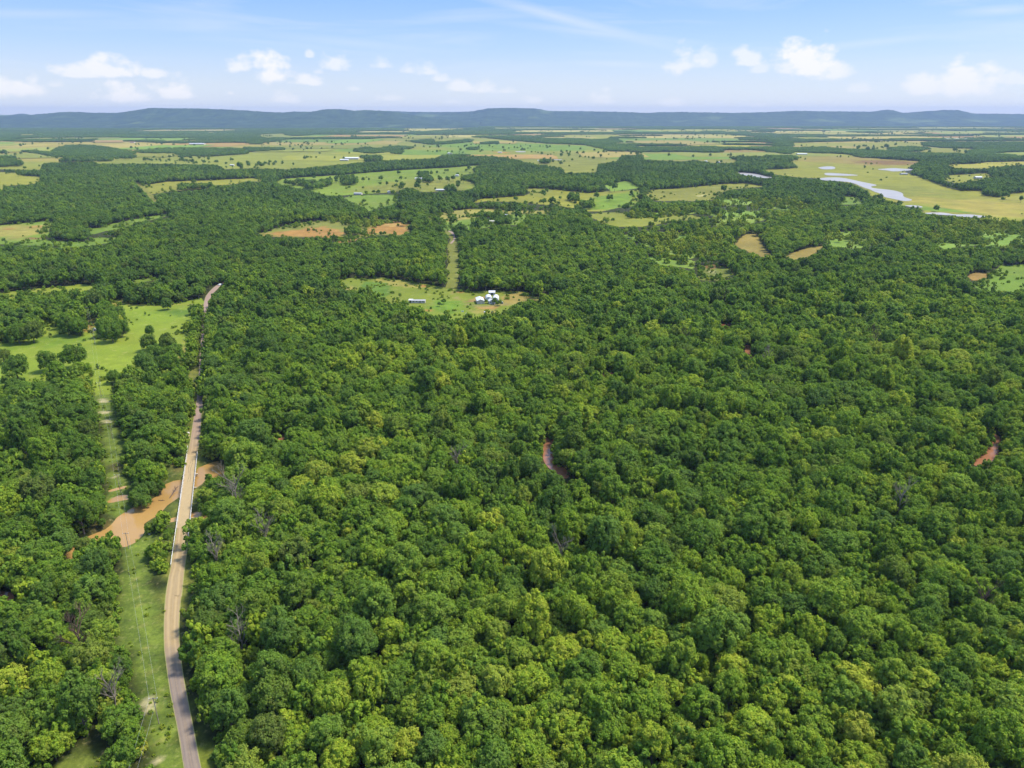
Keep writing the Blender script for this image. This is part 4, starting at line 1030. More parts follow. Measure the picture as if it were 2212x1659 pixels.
HEROES = hero_pos()
DEADS = [((510, 1085), 1.15, M_DEAD, 'pale bare dead tree right of the bridge beside the river bank'), ((572, 1148), .8, M_DEAD, 'small pale leafless tree in the woods below the river bend right of the road'),
         ((172, 1390), 1.0, M_DEADB, 'brown leafless tree in the woods left of the grass strip'), ((466, 1200), .85, M_DEAD, 'grey leafless tree close to the road just below the bridge'),
         ((2122, 1305), .8, M_DEADB, 'brown bare tree near the right frame edge in the lower woods'), ((1212, 1190), .75, M_DEAD, 'grey leafless tree amid the woods at the picture centre'),
         ((1945, 1090), .9, M_DEAD, 'pale forked dead tree in a dark gap of the right-hand woods'), ((1885, 742), .9, M_DEADB, 'brown bare tree in the distant right-hand woods'), ((985, 1000), .8, M_DEAD, 'grey bare tree between the bridge and the red creek'),
         ((1881, 719), .7, M_DEADB, 'small brown bare tree just above its taller brown neighbour in the distant right-hand woods'), ((1563, 649), .9, M_DEADB, 'brown bare tree above the small red creek in the middle right woods'),
         ((1661, 774), .8, M_DEAD, 'pale bare tree just right of the small red creek bend'), ((518, 1384), .8, M_DEAD, 'pale bare branches beside the lower road on its right'), ((241, 1501), .8, M_DEAD, 'grey bare branches in the lower left woods near the grass strip'),
         ((1480, 735), .8, M_DEADB, 'brown bare tree in the middle woods left of the small red creek')]
DPOS = []
for (p, s, m, lab) in DEADS:
    x, y = ground(p[0], p[1], 7); DPOS.append((float(x), float(y)))
AVOID = [(x, y, 4.3 * s) for x, y, s, t, l in HEROES] + [(x, y, 3.0) for x, y in DPOS]

rr_ = np.random.default_rng(77)


def region_tint(x, y):
    n = lattice(x, y, 85, 21) * .55 + lattice(x, y, 33, 22) * .45
    px, py = project(x, y, 0 * x + 7)
    n = n * .7 + .3 * lattice(x, y, 190, 24); t = .43 + (n - .5) * .78
    t += np.clip((py - 900) / 760, 0, 1) * .16 - .05           # younger, yellower growth near the south of the tract
    t -= np.clip((700 - py) / 300, 0, 1) * .16
    t += .26 * np.exp(-((px - 1560) / 420) ** 2 - ((py - 510) / 80) ** 2) + .20 * np.exp(-((px - 2050) / 300) ** 2 - ((py - 500) / 60) ** 2) + .08 * np.exp(-((px - 2000) / 300) ** 2 - ((py - 880) / 200) ** 2)
    return t


def dart_near(y0, y1):
    xw = .80
    cells = {}; acc_ = []
    cs = 9.0
    for (n, rmin, rmax, sep) in ((1200, 6.0, 7.2, .82), (44000, 4.4, 5.6, .80), (100000, 3.3, 4.3, .78), (125000, 2.4, 3.2, .78), (110000, 1.7, 2.4, .82)):
        # uniform over the trapezoid
        yy = np.sqrt(rr_.uniform(y0 ** 2, y1 ** 2, n)); xx = rr_.uniform(-1, 1, n) * (xw * yy + 75); R = rr_.uniform(rmin, rmax, n) * (.92 + .2 * lattice(xx, yy, 60, 31))
        hf = R / 5.5 * rr_.uniform(.80, 1.25, n) * (.86 + .3 * lattice(xx, yy, 70, 41)) * np.where(R < 3.4, 1.15, 1)
        ok = tree_ok(xx, yy, R * 1.04, hf * 11.8, True)
        hz = any_in(*project(xx, yy, 0 * xx + 4), SCRUB); ok &= ~hz
        for (ax, ay, ar) in AVOID: ok &= np.hypot(xx - ax, yy - ay) > ar + R * .55
        for x, y, r, hq in zip(xx[ok], yy[ok], R[ok], hf[ok]):
            ci, cj = int(x // cs), int(y // cs); bad = False
            for i in (ci - 1, ci, ci + 1):
                for j in (cj - 1, cj, cj + 1):
                    for (a, b, c) in cells.get((i, j), ()):
                        if (a - x) ** 2 + (b - y) ** 2 < ((c + r) * sep * .93) ** 2: bad = True; break
                    if bad: break
                if bad: break
            if not bad: cells.setdefault((ci, cj), []).append((x, y, r)); acc_.append((x, y, r, hq))
    return np.array(acc_)


near = dart_near(80, 640)
print('near trees', len(near))
P_pos, P_rot, P_scl, P_idx, P_tint = [], [], [], [], []


def put(x, y, z, sxy, sz, kinds, tint, rnd=rr_):
    n = len(x); P_pos.append(np.stack([x, y, z], 1)); P_rot.append(rnd.uniform(0, 6.283, n)); P_scl.append(np.stack([sxy, sxy, sz], 1))
    P_idx.append(np.array(kinds)[rnd.integers(0, len(kinds), n)]); P_tint.append(tint)


nx_, ny_, nr_, nh = near.T
ntint = np.clip(region_tint(nx_, ny_) + rr_.normal(0, .17, len(near)) + np.where(nr_ < 3.4, .05, 0), 0.02, 1)
ntint = np.where(rr_.random(len(near)) < .04, np.clip(ntint + .22, 0, 1), ntint)
px, py = project(nx_, ny_, nh * 8)
infr = (px > 15) & (px < 2197) & (py > 900) & (py < 1640) & (nr_ > 2.9)
N_IND = 300 - len(HEROES) - 2
size = np.where(infr, nr_ / (ny_ * math.cos(PITCH) + (H - 7) * math.sin(PITCH)), -1)
sel = np.argsort(-size)[:N_IND]
is_ind = np.zeros(len(near), bool); is_ind[sel] = True
rest = ~is_ind
m = rest & (ny_ < 470)
put(nx_[m], ny_[m], height(nx_[m], ny_[m]), nr_[m] / 5.1, nh[m], K_NEAR, ntint[m])
m = rest & (ny_ >= 470)
put(nx_[m], ny_[m], 0 * nx_[m], nr_[m] / 5.1, nh[m], K_MID, ntint[m])


def grid_pts(y0, y1, s, jit=.45, xw=.80, seed=1):
    r = np.random.default_rng(seed); ys = np.arange(y0, y1, s * .92); X = []; Y = []
    for k, y in enumerate(ys):
        w = xw * y + 80; xs = np.arange(-w, w, s) + (k % 2) * s / 2; X.append(xs); Y.append(np.full(len(xs), y))
    X = np.concatenate(X); Y = np.concatenate(Y); return X + r.normal(0, s * jit * .6, len(X)), Y + r.normal(0, s * jit * .6, len(X))


def in_rects(x, y):
    b = np.zeros(x.shape, bool)
    for P, c in RECTS: b |= inside(x, y, P)
    return b


def forest_band(y0, y1, s, kinds, seed, rects=False):
    x, y = grid_pts(y0, y1, s, seed=seed); r = np.random.default_rng(seed)
    R = r.uniform(.66, 1.30, len(x)) * s * .62
    hh = R / 5.0 * r.uniform(.85, 1.12, len(x)) * (.75 + .5 * lattice(x, y, 90, 41))
    ok = tree_ok(x, y, R, hh * 11.6)
    ok &= ~any_in(*project(x, y, 0 * x + 3), SCRUB)
    if rects: ok &= ~in_rects(x, y)
    x, y, R, hh = x[ok], y[ok], R[ok], hh[ok]
    t = np.clip(region_tint(x, y) + r.normal(0, .16, len(x)), .02, 1)
    put(x, y, 0 * x, R / 5.0, hh, kinds, t); return len(x)


print('mid', forest_band(640, 1150, 6.6, K_MID, 5), forest_band(1150, 2700, 7.6, K_FAR, 6))


def clump_band(y0, y1, s, seed):
    x, y = grid_pts(y0, y1, s, seed=seed, jit=.3, xw=.84); r = np.random.default_rng(seed)
    px_, py_ = project(x, y, 0 * x)
    ok = ~any_in(px_, py_, [f[1] for f in FIELDS]) & ~in_rects(x, y)
    ok |= any_in(*project(x, y, 0 * x + 3), WOODS)
    x, y = x[ok], y[ok]; sc1 = s / 30 * r.uniform(.95, 1.2, len(x))
    put(x, y, 0 * x, sc1, r.uniform(.85, 1.25, len(x)) * (.78 if s < 40 else .72), K_CLUMP, np.clip(.13 + (lattice(x, y, 400, 23) - .5) * .35 + r.normal(0, .08, len(x)), .02, 1)); return len(x)


print('far', clump_band(2700, 5200, 30, 9), clump_band(5200, 10200, 52, 10))


# hedgerow and single trees dotted over the pastures
def scatter():
    r = np.random.default_rng(55); n = 90000
    y = np.sqrt(r.uniform(900 ** 2, 9000 ** 2, n)); x = r.uniform(-1, 1, n) * .8 * y
    px_, py_ = project(x, y, 0 * x + 3); dens = np.zeros(n)
    for f in FIELDS:
        q = inside(px_, py_, f[1]); dens[q] = f[3]
    q = in_rects(x, y) & (dens == 0); dens[q] = .8
    cl = lattice(x, y, 160, 61); cl2 = lattice(x, y, 45, 62)
    prob = dens * np.where((cl > .60) & (cl2 > .52), .30, .0035) * np.where(y < 2600, 1.5, .8)
    ok = (r.random(n) < prob) & ~any_in(px_, py_, PONDS) & ~any_in(*project(x, y, 0 * x + 9), PONDS)
    x, y = x[ok], y[ok]; s = r.uniform(.55, 1.35, len(x))
    put(x, y, 0 * x, s, s * .95, K_FAR, np.clip(r.normal(.2, .08, len(x)), 0, 1)); return len(x)


print('scatter', scatter())
# single pasture trees the picture shows clearly, and the hedges and edges round the farm
SPOTS = [R2([(x, y)])[0] + (r,) for x, y, r in ((372, 540, 14), (256, 575, 16), (297, 615, 12), (385, 578, 13), (358, 600, 12), (395, 618, 20), (640, 583, 17), (690, 590, 17), (725, 576, 17), (790, 585, 20), (752, 628, 15), (160, 673, 10), (210, 667, 12), (240, 667, 14), (335, 668, 15),
         (500, 605, 22), (490, 628, 22), (620, 542, 10), (142, 587, 13), (180, 588, 9), (52, 638, 9), (1443, 656, 10), (1682, 437, 10), (1630, 525, 8), (1845, 768, 26), (1890, 785, 20), (1955, 665, 22), (1940, 712, 25), (375, 825, 22), (420, 822, 18), (485, 835, 30), (530, 800, 16), (980, 825, 15), (1035, 838, 24), (1080, 830, 14),
         (1312, 725, 20), (1365, 728, 28), (1230, 775, 22), (1130, 712, 16), (1530, 770, 26), (1740, 620, 24), (1770, 640, 22), (608, 650, 9), (1477, 498, 6), (1335, 380, 8), (840, 595, 14), (870, 605, 16), (905, 600, 18), (60, 590, 16), (90, 588, 16), (30, 575, 12))]
SPOTS += [R1([(x, y)])[0] + (r,) for x, y, r in ((757, 450, 12), (955, 455, 10), (998, 442, 9), (1125, 433, 8), (1055, 445, 8), (1555, 497, 22), (1255, 600, 18), (950, 838, 12), (567, 1000, 8), (1815, 570, 16), (2035, 572, 12), (2180, 595, 12), (25, 410, 18), (135, 415, 9), (98, 427, 9), (1430, 340, 6))]
SPOTS += [R3([(x, y)])[0] + (r,) for x, y, r in ((740, 458, 9), (740, 508, 9), (735, 455, 10), (250, 470, 10), (2095, 688, 22), (2075, 712, 12), (2195, 715, 16), (1985, 828, 10), (1280, 700, 22), (1245, 700, 14), (1405, 742, 18), (265, 655, 22), (1025, 722, 22), (1200, 388, 14), (1235, 388, 12), (1260, 385, 8), (1320, 372, 22), (1380, 360, 10), (1765, 395, 18), (1140, 375, 12), (215, 795, 28), (370, 800, 22), (140, 850, 26), (225, 865, 14), (260, 840, 18), (1600, 405, 10))]
SPOTS += [R7([(x, y)])[0] + (r / 1.37,) for x, y, r in ((1340, 122, 9), (1412, 130, 10),  (1100, 778, 24), (1060, 806, 16), (820, 20, 30), (770, 25, 26), (700, 30, 40), (1840, 830, 34), (1455, 945, 42), (1320, 985, 42), (1250, 130, 50), (1030, 80, 40), (800, 120, 20), (575, 175, 18), (540, 172, 14), (490, 185, 12), (1230, 1000, 30), (880, 55, 40), (925, 60, 30), (1870, 670, 38), (2300, 500, 10))]
SPOTS += [R8([(x, y)])[0] + (r,) for x, y, r in ((1430, 352, 18), (1505, 368, 19), (1302, 350, 11), (1462, 385, 8))]
def spot_trees():
    X, Y, S = [], [], []
    for (px_, py_, r) in SPOTS:
        rp = r / 3.0
        x, y = ground(px_, py_ + rp * .4, 0); d = float(y) * math.cos(PITCH) + H * math.sin(PITCH); s = min(max(rp / FPX * d / 5.0, .35), 2.2)
        x, y = ground(px_, py_, 6.2 * s); X.append(float(x)); Y.append(float(y)); S.append(s)
    X, Y, S = map(np.array, (X, Y, S)); put(X, Y, 0 * X, S, S * .95, K_MID, np.clip(rr_.normal(.22, .06, len(X)), 0, 1))
spot_trees()


def scrub_fill():
    """saplings and bushes in the scrub areas, along edges and under the canopy"""
    out = []
    r = np.random.default_rng(91)
    x, y = grid_pts(120, 1500, 3.3, seed=12); 
    lo = any_in(*project(x, y, 0 * x + 1.5), SCRUB); th = y < 520
    keep = lo & (r.random(len(x)) < np.where(y < 520, .75, .03 + .20 * (lattice(x, y, 45, 77) > .52)))
    keep &= ~any_in(*project(x, y, 0 * x + 1), OPEN_NEAR) & ~any_in(*project(x, y, 0 * x + 3.5), OPEN_NEAR) & ~any_in(*project(x, y, 0 * x + 6), OPEN_NEAR) & ~any_in(*project(x + 3.2, y, 0 * x + 4), OPEN_NEAR) & ~any_in(*project(x - 3.2, y, 0 * x + 4), OPEN_NEAR)
    a, b = x[keep], y[keep]; s = r.uniform(.6, 1.45, len(a)); s *= np.where(b > 520, 1.75, 1)
    out.append((a, b, s, np.clip(np.where(b > 520, .74, .52) + r.normal(0, .13, len(a)) - (lattice(a, b, 20, 71) - .5) * .4, .05, 1), K_SAPL + K_BUSH))
    # understorey in the near forest
    x, y = grid_pts(85, 600, 3.7, seed=13); ok = tree_ok(x, y, 0 * x + 1.6, 0 * x + 4) & (height(x, y) > -.4)
    ok &= ~any_in(*project(x, y, 0 * x), RIVER)
    ok &= r.random(len(x)) < .8
    a, b = x[ok], y[ok]; out.append((a, b, r.uniform(1.0, 2.1, len(a)), np.clip(.50 + r.normal(0, .14, len(a)), .02, 1), K_BUSH + K_SAPL))
    # tussocks and brambles over the cleared strip, verges and farm clearing
    x, y = grid_pts(100, 760, 2.2, seed=14); q = project(x, y, 0 * x)
    inop = any_in(*q, [STRIP_N, STRIP_S, STRIP_S2, GLADE, VERGE_R, VERGE_L]) & ~any_in(*project(x, y, 0 * x), [ROADCUT] + RIVER + POOLS)
    road = any_in(*q, [RD_L + RD_R[::-1]])
    w = lattice(x, y, 9, 72)
    k1 = inop & ~road & (w > .58) & (r.random(len(x)) < .35)
    fm = any_in(*q, [FIELDS[[f[0] for f in FIELDS].index('farm_clearing')][1]]); k2 = fm & (lattice(x, y, 16, 73) > .60) & (r.random(len(x)) < .10)
    k2 &= ~any_in(*q, [R7([(770, 740), (980, 740), (980, 830), (770, 830)]), R7([(1370, 690), (1650, 690), (1650, 850), (1370, 850)])])
    k = k1 | k2; a, b = x[k], y[k]; s = r.uniform(.16, .42, len(a)) * np.where(k2[k], 2.1, 1)
    out.append((a, b, s, np.clip(.72 + r.normal(0, .1, len(a)), .1, 1), K_BUSH))
    # ragged shrubby margins round the clearings, and brush on the quarry ground
    for f in FIELDS:
        W = [tuple(map(float, ground(px_, max(py_, 300)))) for px_, py_ in f[1]]; ys = [p[1] for p in W]; xs = [p[0] for p in W]
        if min(ys) > 2300 or f[0] in ('scrubland', 'brown_clearing') or (max(xs) - min(xs)) > 3500: continue
        dd = max(min(ys) / 900, .55); n = int(min(6000, 2.2 * (max(xs) - min(xs)) * (max(ys) - min(ys)) / (14 * dd ** 1.3)))
        x = r.uniform(min(xs), max(xs), n); y = r.uniform(min(ys), max(ys), n); q = project(x, y, 0 * x + .5)
        d = seg_dist(x, y, W); k = inside(q[0], q[1], f[1]) & ~any_in(q[0], q[1], PONDS)
        pr = np.exp(-d / 6.0) * (.5 if min(ys) < 900 else .22) * (lattice(x, y, 22 * dd, 81) > .42) + .012 * (lattice(x, y, 30 * dd, 82) > .6) * (f[0] != 'meadow')
        if f[0] in ('quarry_clearing', 'hilltop_pasture', 'marsh_clearing'): pr = pr + .10 * (lattice(x, y, 38, 83) > .62)
        if f[0] == 'ride': pr = pr * .04
        k &= r.random(n) < pr
        if f[0] == 'farm_clearing': k &= ~any_in(*q, [R7([(770, 740), (980, 740), (980, 830), (770, 830)]), R7([(1370, 690), (1650, 690), (1650, 850), (1370, 850)])])
        a, b = x[k], y[k]; out.append((a, b, r.uniform(.5, 1.6, len(a)) * min(dd, 1.15), np.clip(.50 + r.normal(0, .18, len(a)), .05, 1), K_BUSH + K_BUSH + K_SAPL))
    for (a, b, s, t, kd) in out: yield a, b, s, t, kd


def instancer(name, label, data):
    pos, rot, scl, idx, tint = data
    me = bpy.data.meshes.new(name); me.vertices.add(len(pos)); me.vertices.foreach_set('co', pos.astype(np.float32).ravel())
    for nm_, ty, v in (('rot', 'FLOAT', rot), ('scl', 'FLOAT_VECTOR', scl), ('idx', 'INT', idx), ('tint', 'FLOAT', tint)):
        a = me.attributes.new(nm_, ty, 'POINT'); a.data.foreach_set('vector' if ty == 'FLOAT_VECTOR' else 'value', np.ascontiguousarray(v, np.int32 if ty == 'INT' else np.float32).ravel())
    me.update(); o = link(name, me); tag(o, label, kind='stuff')
    g = bpy.data.node_groups.new(name + '_nodes', 'GeometryNodeTree')
    g.interface.new_socket('Geometry', in_out='INPUT', socket_type='NodeSocketGeometry'); g.interface.new_socket('Geometry', in_out='OUTPUT', socket_type='NodeSocketGeometry')
    n = g.nodes; gi = n.new('NodeGroupInput'); go = n.new('NodeGroupOutput'); ip = n.new('GeometryNodeInstanceOnPoints'); ci = n.new('GeometryNodeCollectionInfo')
    ci.inputs['Collection'].default_value = SRC; ci.inputs['Separate Children'].default_value = True; ci.inputs['Reset Children'].default_value = True
    ip.inputs['Pick Instance'].default_value = True
    def na(nm_, ty):
        q = n.new('GeometryNodeInputNamedAttribute'); q.data_type = ty; q.inputs['Name'].default_value = nm_; return q.outputs['Attribute']
    cx = n.new('ShaderNodeCombineXYZ'); er = n.new('FunctionNodeEulerToRotation')
    g.links.new(na('rot', 'FLOAT'), cx.inputs[2]); g.links.new(cx.outputs[0], er.inputs[0]); g.links.new(er.outputs[0], ip.inputs['Rotation'])
    g.links.new(na('scl', 'FLOAT_VECTOR'), ip.inputs['Scale']); g.links.new(na('idx', 'INT'), ip.inputs['Instance Index'])
    g.links.new(gi.outputs[0], ip.inputs['Points']); g.links.new(ci.outputs[0], ip.inputs['Instance']); g.links.new(ip.outputs[0], go.inputs[0])
    md = o.modifiers.new('plants', 'NODES'); md.node_group = g
    return o


instancer('woodland', 'dense green broadleaf woodland covering the valley beyond the nearest trees', [np.concatenate(v) for v in (P_pos, P_rot, P_scl, P_idx, P_tint)])
P_pos, P_rot, P_scl, P_idx, P_tint = [], [], [], [], []
for (a, b, s, t, kd) in scrub_fill(): put(a, b, height(a, b), s, s * rr_.uniform(.8, 1.2, len(a)), kd, t)
print('bushes', sum(len(q) for q in P_pos))
instancer('undergrowth', 'bright green saplings, bushes and brambles under and between the trees', [np.concatenate(v) for v in (P_pos, P_rot, P_scl, P_idx, P_tint)])

# ------------------------------------------------------------------ the individual trees


def make_tree(x, y, sxy, sz, tint, k, label, group, rz):
    t = empty('broadleaf_tree', (x, y, float(height(np.array([x]), np.array([y]))[0])), rz); t.scale = (sxy, sxy, sz)
    tag(t, label, 'tree', group)
    c = link('crown', NEAR_C[k], None, t); c['tint'] = float(tint)
    if 'meadow' in group: c.location.z = -2.0; c.scale.z = 1.08
    link('trunk', NEAR_T[k], None, t)
    return t


for i, (x, y, s, tint, lab) in enumerate(HEROES):
    make_tree(x, y, s * 1.0, s * 1.12,  tint, (0, 1, 5, 4, 2, 9)[i % 6], lab, 'trees of the meadow and river banks', i * 1.3)


def ordinal(n):
    return '%d%s' % (n, 'th' if 10 <= n % 100 <= 20 else {1: 'st', 2: 'nd', 3: 'rd'}.get(n % 10, 'th'))


ROWN = ['front', 'second', 'third', 'fourth', 'fifth', 'sixth', 'seventh', 'eighth', 'ninth', 'tenth', 'eleventh', 'twelfth', 'thirteenth', 'fourteenth', 'fifteenth', 'sixteenth', 'seventeenth', 'eighteenth', 'nineteenth', 'twentieth']
road_mid = [((a[0] + b[0]) / 2, (a[1] + b[1]) / 2) for a, b in zip(RD_L, RD_R)]
road_w = sorted([(float(ground(*p)[1]), float(ground(*p)[0])) for p in road_mid + [((BR_L[1][0] + BR_R[1][0]) / 2, (BR_L[1][1] + BR_R[1][1]) / 2)]])


def road_x(y): return float(np.interp(y, [p[0] for p in road_w], [p[1] for p in road_w]))


ind = sorted(np.nonzero(is_ind)[0], key=lambda i: ny_[i])
ymin = ny_[ind[0]]; rows = {}
for i in ind:
    row = int((ny_[i] - ymin) // 10.0); right = nx_[i] > road_x(ny_[i]); rows.setdefault((row, right), []).append(i)
for (row, right), lst in rows.items():
    lst.sort(key=lambda i: nx_[i] if right else -nx_[i])
    for k, i in enumerate(lst):
        tn = float(ntint[i]); shade = 'dark' if tn < .38 else ('mid-green' if tn < .58 else 'yellow-green')
        sz_ = 'broad ' if nr_[i] > 5.2 else ''
        lab = '%s%s crown, %s %s of the road in the %s row from the bottom' % (sz_, shade, ordinal(k + 1), 'right' if right else 'left', ROWN[min(row, 19)])
        make_tree(float(nx_[i]), float(ny_[i]), float(nr_[i] / 5.1), float(nh[i]), tn, int(rr_.integers(0, 12)), lab, 'nearest trees of the woods right of the road' if right else 'nearest trees of the woods left of the road', float(rr_.uniform(0, 6.28)))

# ------------------------------------------------------------------ dead trees


def dead_tree(x, y, s, mat, label, seed):
    r = random.Random(seed); t = empty('dead_tree', (x, y, 0), r.random() * 6); t.scale = (s * 1.05, s * 1.05, s * 1.25); tag(t, label, 'dead tree')
    m = MB(); p = Vector((0, 0, -.3)); pts = []
    for i in range(5):
        q = p + Vector((r.uniform(-.5, .5), r.uniform(-.5, .5), 2.1)); m.tube(p, q, .36 - .05 * i, .31 - .05 * i, 7); p = q; pts.append(p)
    m.obj('trunk', mat, t)
    b = MB()
    def br(p, d, l, rad, depth):
        e = p + d * l; mid = p.lerp(e, .5) + Vector((r.uniform(-.2, .2), r.uniform(-.2, .2), r.uniform(-.1, .25))) * l * .3
        b.tube(p, mid, rad, rad * .8, 5); b.tube(mid, e, rad * .8, rad * .5, 5)
        if depth:
            for _ in range(3):
                nd = (d + Vector((r.uniform(-1, 1), r.uniform(-1, 1), r.uniform(-.2, .9))) * .75).normalized(); br(mid.lerp(e, r.random()), nd, l * r.uniform(.5, .75), rad * .55, depth - 1)
    for i in range(9):
        a = i * 2.4 + r.random(); br(pts[1 + i % 4], Vector((math.cos(a), math.sin(a), r.uniform(.9, 2.0))).normalized(), r.uniform(3.0, 4.6), .17, 3)
    b.obj('branches', mat, t)


for i, ((p, s, m_, lab), (x, y)) in enumerate(zip(DEADS, DPOS)): dead_tree(x, y, s, m_, lab, i)


def fallen():
    a = Vector((*map(float, ground(*RB([(570, 720)])[0], WATER_Z)), WATER_Z)); b = Vector((*map(float, ground(*RB([(690, 515)])[0], WATER_Z + 1.5)), WATER_Z + 1.0))
    t = empty('fallen_tree', a); tag(t, 'dark fallen tree lying in the river just left of the bridge', 'fallen tree')
    m = MB(); d = b - a; m.tube((0, 0, -.1), d * .5 + Vector((0.2, 0, .2)), .24, .2, 7); m.tube(d * .5 + Vector((0.2, 0, .2)), d, .2, .1, 7); m.obj('trunk', M_DEADB, t)
    r = random.Random(3); k = MB()
    for i in range(11):
        s = d * r.uniform(.35, 1); e = s + Vector((r.uniform(-1, 1.4), r.uniform(-.6, 1.6), r.uniform(-.1, 1.2))); k.tube(s, e, .08, .03, 5)
        k.tube(e.lerp(s, .4), e + Vector((r.uniform(-.8, .8), r.uniform(-.8, .8), .3)), .05, .02, 5)
    k.obj('branches', M_DEADB, t)
    a = Vector((*map(float, ground(*RB([(430, 760)])[0], WATER_Z)), WATER_Z)); m = MB(); m.tube((-1.2, .3, 0.05), (.2, 0, .1), .12, .14, 7); m.tube((.2, 0, .1), (1.6, .2, .04), .14, .07, 7); m.tube((.2, 0, .1), (.6, .9, .3), .08, .03, 5)
    o = m.obj('driftwood', M_DEADB); o.location = a; tag(o, 'dark driftwood log floating in the river by the fallen tree', 'driftwood')


fallen()

# ------------------------------------------------------------------ power line
POLES = [(R6([(1325, 1290)])[0], 9.0, 'short pole with crossarm at the bottom of the grass strip, nearest the road bend'),
         (R5([(726, 1225)])[0], 7.0, 'utility pole on the grass strip just below the river'),
         (R5([(662, 790)])[0], 9.0, 'utility pole on the grass strip by the flooded pools'),
         (R5([(598, 370)])[0], 9.0, 'utility pole half way along the straight grass strip'),
         (R4([(790, 1260)])[0], 9.0, 'utility pole where the grass strip opens to the meadow'),
         (R4([(738, 850)])[0], 12.0, 'utility pole in the middle of the meadow'),
         (R4([(700, 690)])[0], 13.0, 'tall pale pole at the far side of the meadow by the bare soil')]
tops = []
for (p, h, lab) in POLES:
    x, y = map(float, ground(*p, 0)); t = empty('utility_pole', (x, y, 0), .12); tag(t, lab, 'utility pole', 'poles of the power line')
    m = MB(); m.tube((0, 0, -.4), (0, 0, h), .13, .09, 8); m.obj('shaft', M_POLE, t)
    m = MB(); m.box((0, 0, h - .5), (2.2, .11, .13)); ca = m.obj('crossarm', M_POLE, t)
    m = MB()
    for s in (-1.0, 0.98): m.tube((s, 0, h - .44), (s, 0, h - .2), .06, .05, 8)
    m.obj('insulator', M_CERAM, ca)
    tops.append([Vector((x + s * math.cos(.12), y + s * math.sin(.12), h - .2)) for s in (-1.0, .98)])
tops.insert(0, [Vector((p.x + 14, p.y - 60, p.z)) for p in tops[0]])
for i in range(len(tops) - 1):
    for s in (0, 1):
        a, b = tops[i][s], tops[i + 1][s]; m = MB(); prev = None; n = 10
        for k in range(n + 1):
            u = k / n; p = a.lerp(b, u) - Vector((0, 0, 1.3 * 4 * u * (1 - u)))
            if prev: m.tube(prev, p, .013, .013, 4)
            prev = p
        o = m.obj('power_cable', M_WIRE)
        tag(o, '%s cable of the power line, span %s from the bottom of the picture' % (('left', 'right')[s], ROWN[i] if i else 'first'), 'cable', 'cables of the power line')

# ------------------------------------------------------------------ buildings


def gable(name, px, py, w, l, hw, hr, rz, wall, roof, label, cat, parts=(), arch=False, over=.25):
    """w across the gable end, l along the ridge (local y)"""
    x, y = map(float, ground(px, py, 0)); t = empty(name, (x, y, 0), rz); tag(t, label, cat)
    if y < 700: t.scale = (.86, .86, .92)
    m = MB(); W, Ln = w / 2, l / 2
    if arch:
        n = 12; prof = [(W * math.cos(math.pi * i / n), hw + (hr) * math.sin(math.pi * i / n)) for i in range(n + 1)]
    else: prof = [(W, hw), (0, hw + hr), (-W, hw)]
    pr = [(W, 0)] + prof + [(-W, 0)]
    P = [(a, -Ln, b) for a, b in pr] + [(a, Ln, b) for a, b in pr]; k = len(pr)
    m.add(P, [tuple(range(k)), tuple(range(2 * k - 1, k - 1, -1)), (0, k, k + 1, 1), (k - 2, 2 * k - 2, 2 * k - 1, k - 1)]); m.obj('wall', wall, t)
    r = MB(); e = 1 + over / W if not arch else 1.02; th = .12
    up = [(a * e, b + th * .3 if not arch else (hw + (b - hw) * 1.02)) for a, b in prof]
    if not arch:
        sl = hr / W; up = [(W + over, hw - over * sl + .03), (0, hw + hr + .03), (-W - over, hw - over * sl + .03)]
    u2 = [(a * (1.0), b + th) for a, b in up]; kk = len(up); L2 = Ln + over
    P = [(a, -L2, b) for a, b in up] + [(a, L2, b) for a, b in up] + [(a, -L2, b) for a, b in u2] + [(a, L2, b) for a, b in u2]
    Fc = []
    for i in range(kk - 1):
        Fc += [(2 * kk + i, 2 * kk + i + 1, 3 * kk + i + 1, 3 * kk + i), (i + 1, i, kk + i, kk + i + 1), (i, i + 1, 2 * kk + i + 1, 2 * kk + i), (kk + i + 1, kk + i, 3 * kk + i, 3 * kk + i + 1)]
    Fc += [(0, 2 * kk, 3 * kk, kk), (kk - 1, 2 * kk - 1, 4 * kk - 1, 3 * kk - 1)]
    r.add(P, Fc); r.obj('roof', roof, t)
    for (nm, c, d, mt) in parts: q = MB(); q.box(c, d); q.obj(nm, mt, t)
    return t


q8 = lambda x, y: R8([(x, y)])[0]
# mobile home
px_, py_ = q8(300, 376)
mh = gable('mobile_home', px_, py_, 4.4, 14.0, 2.4, .6, RAD(88), M_CREAM, M_GREYR, 'long low white mobile home with grey roof on the left of the clearing', 'mobile home',
           [('window', (2.31, -4.5, 1.6), (.05, 1.0, .8), M_GLASS), ('window', (2.31, -1.4, 1.6), (.05, 1.0, .8), M_GLASS), ('window', (2.31, 5.0, 1.6), (.05, .9, .8), M_GLASS), ('door', (2.31, 2.0, 1.25), (.06, .9, 1.95), M_DARK), ('skirting', (2.36, 0, .25), (.06, 14.6, .46), M_CREAM)])
for o in list(mh.children): o.rotation_euler = (0, 0, math.pi)  # face the windows to the open side
px_, py_ = q8(188, 372)
x, y = map(float, ground(px_, py_, 0)); t = empty('carport', (x, y, 0), RAD(-2)); tag(t, 'small white flat roofed carport at the left end of the mobile home', 'carport')
m = MB(); m.box((0, 0, 2.5), (3.6, 4.8, .14)); m.obj('roof', M_WHITE, t)
for sx_ in (-1.6, 1.6):
    for sy_ in (-2.2, 2.2): m = MB(); m.box((sx_, sy_, 1.2), (.12, .12, 2.44)); m.obj('post', M_WHITE, t)
m = MB(); m.box((0, 2.3, 1.2), (3.3, .08, 2.4)); m.obj('opening_shade', M_DARK, t)  # near-black sheet set in for the shade under the roof
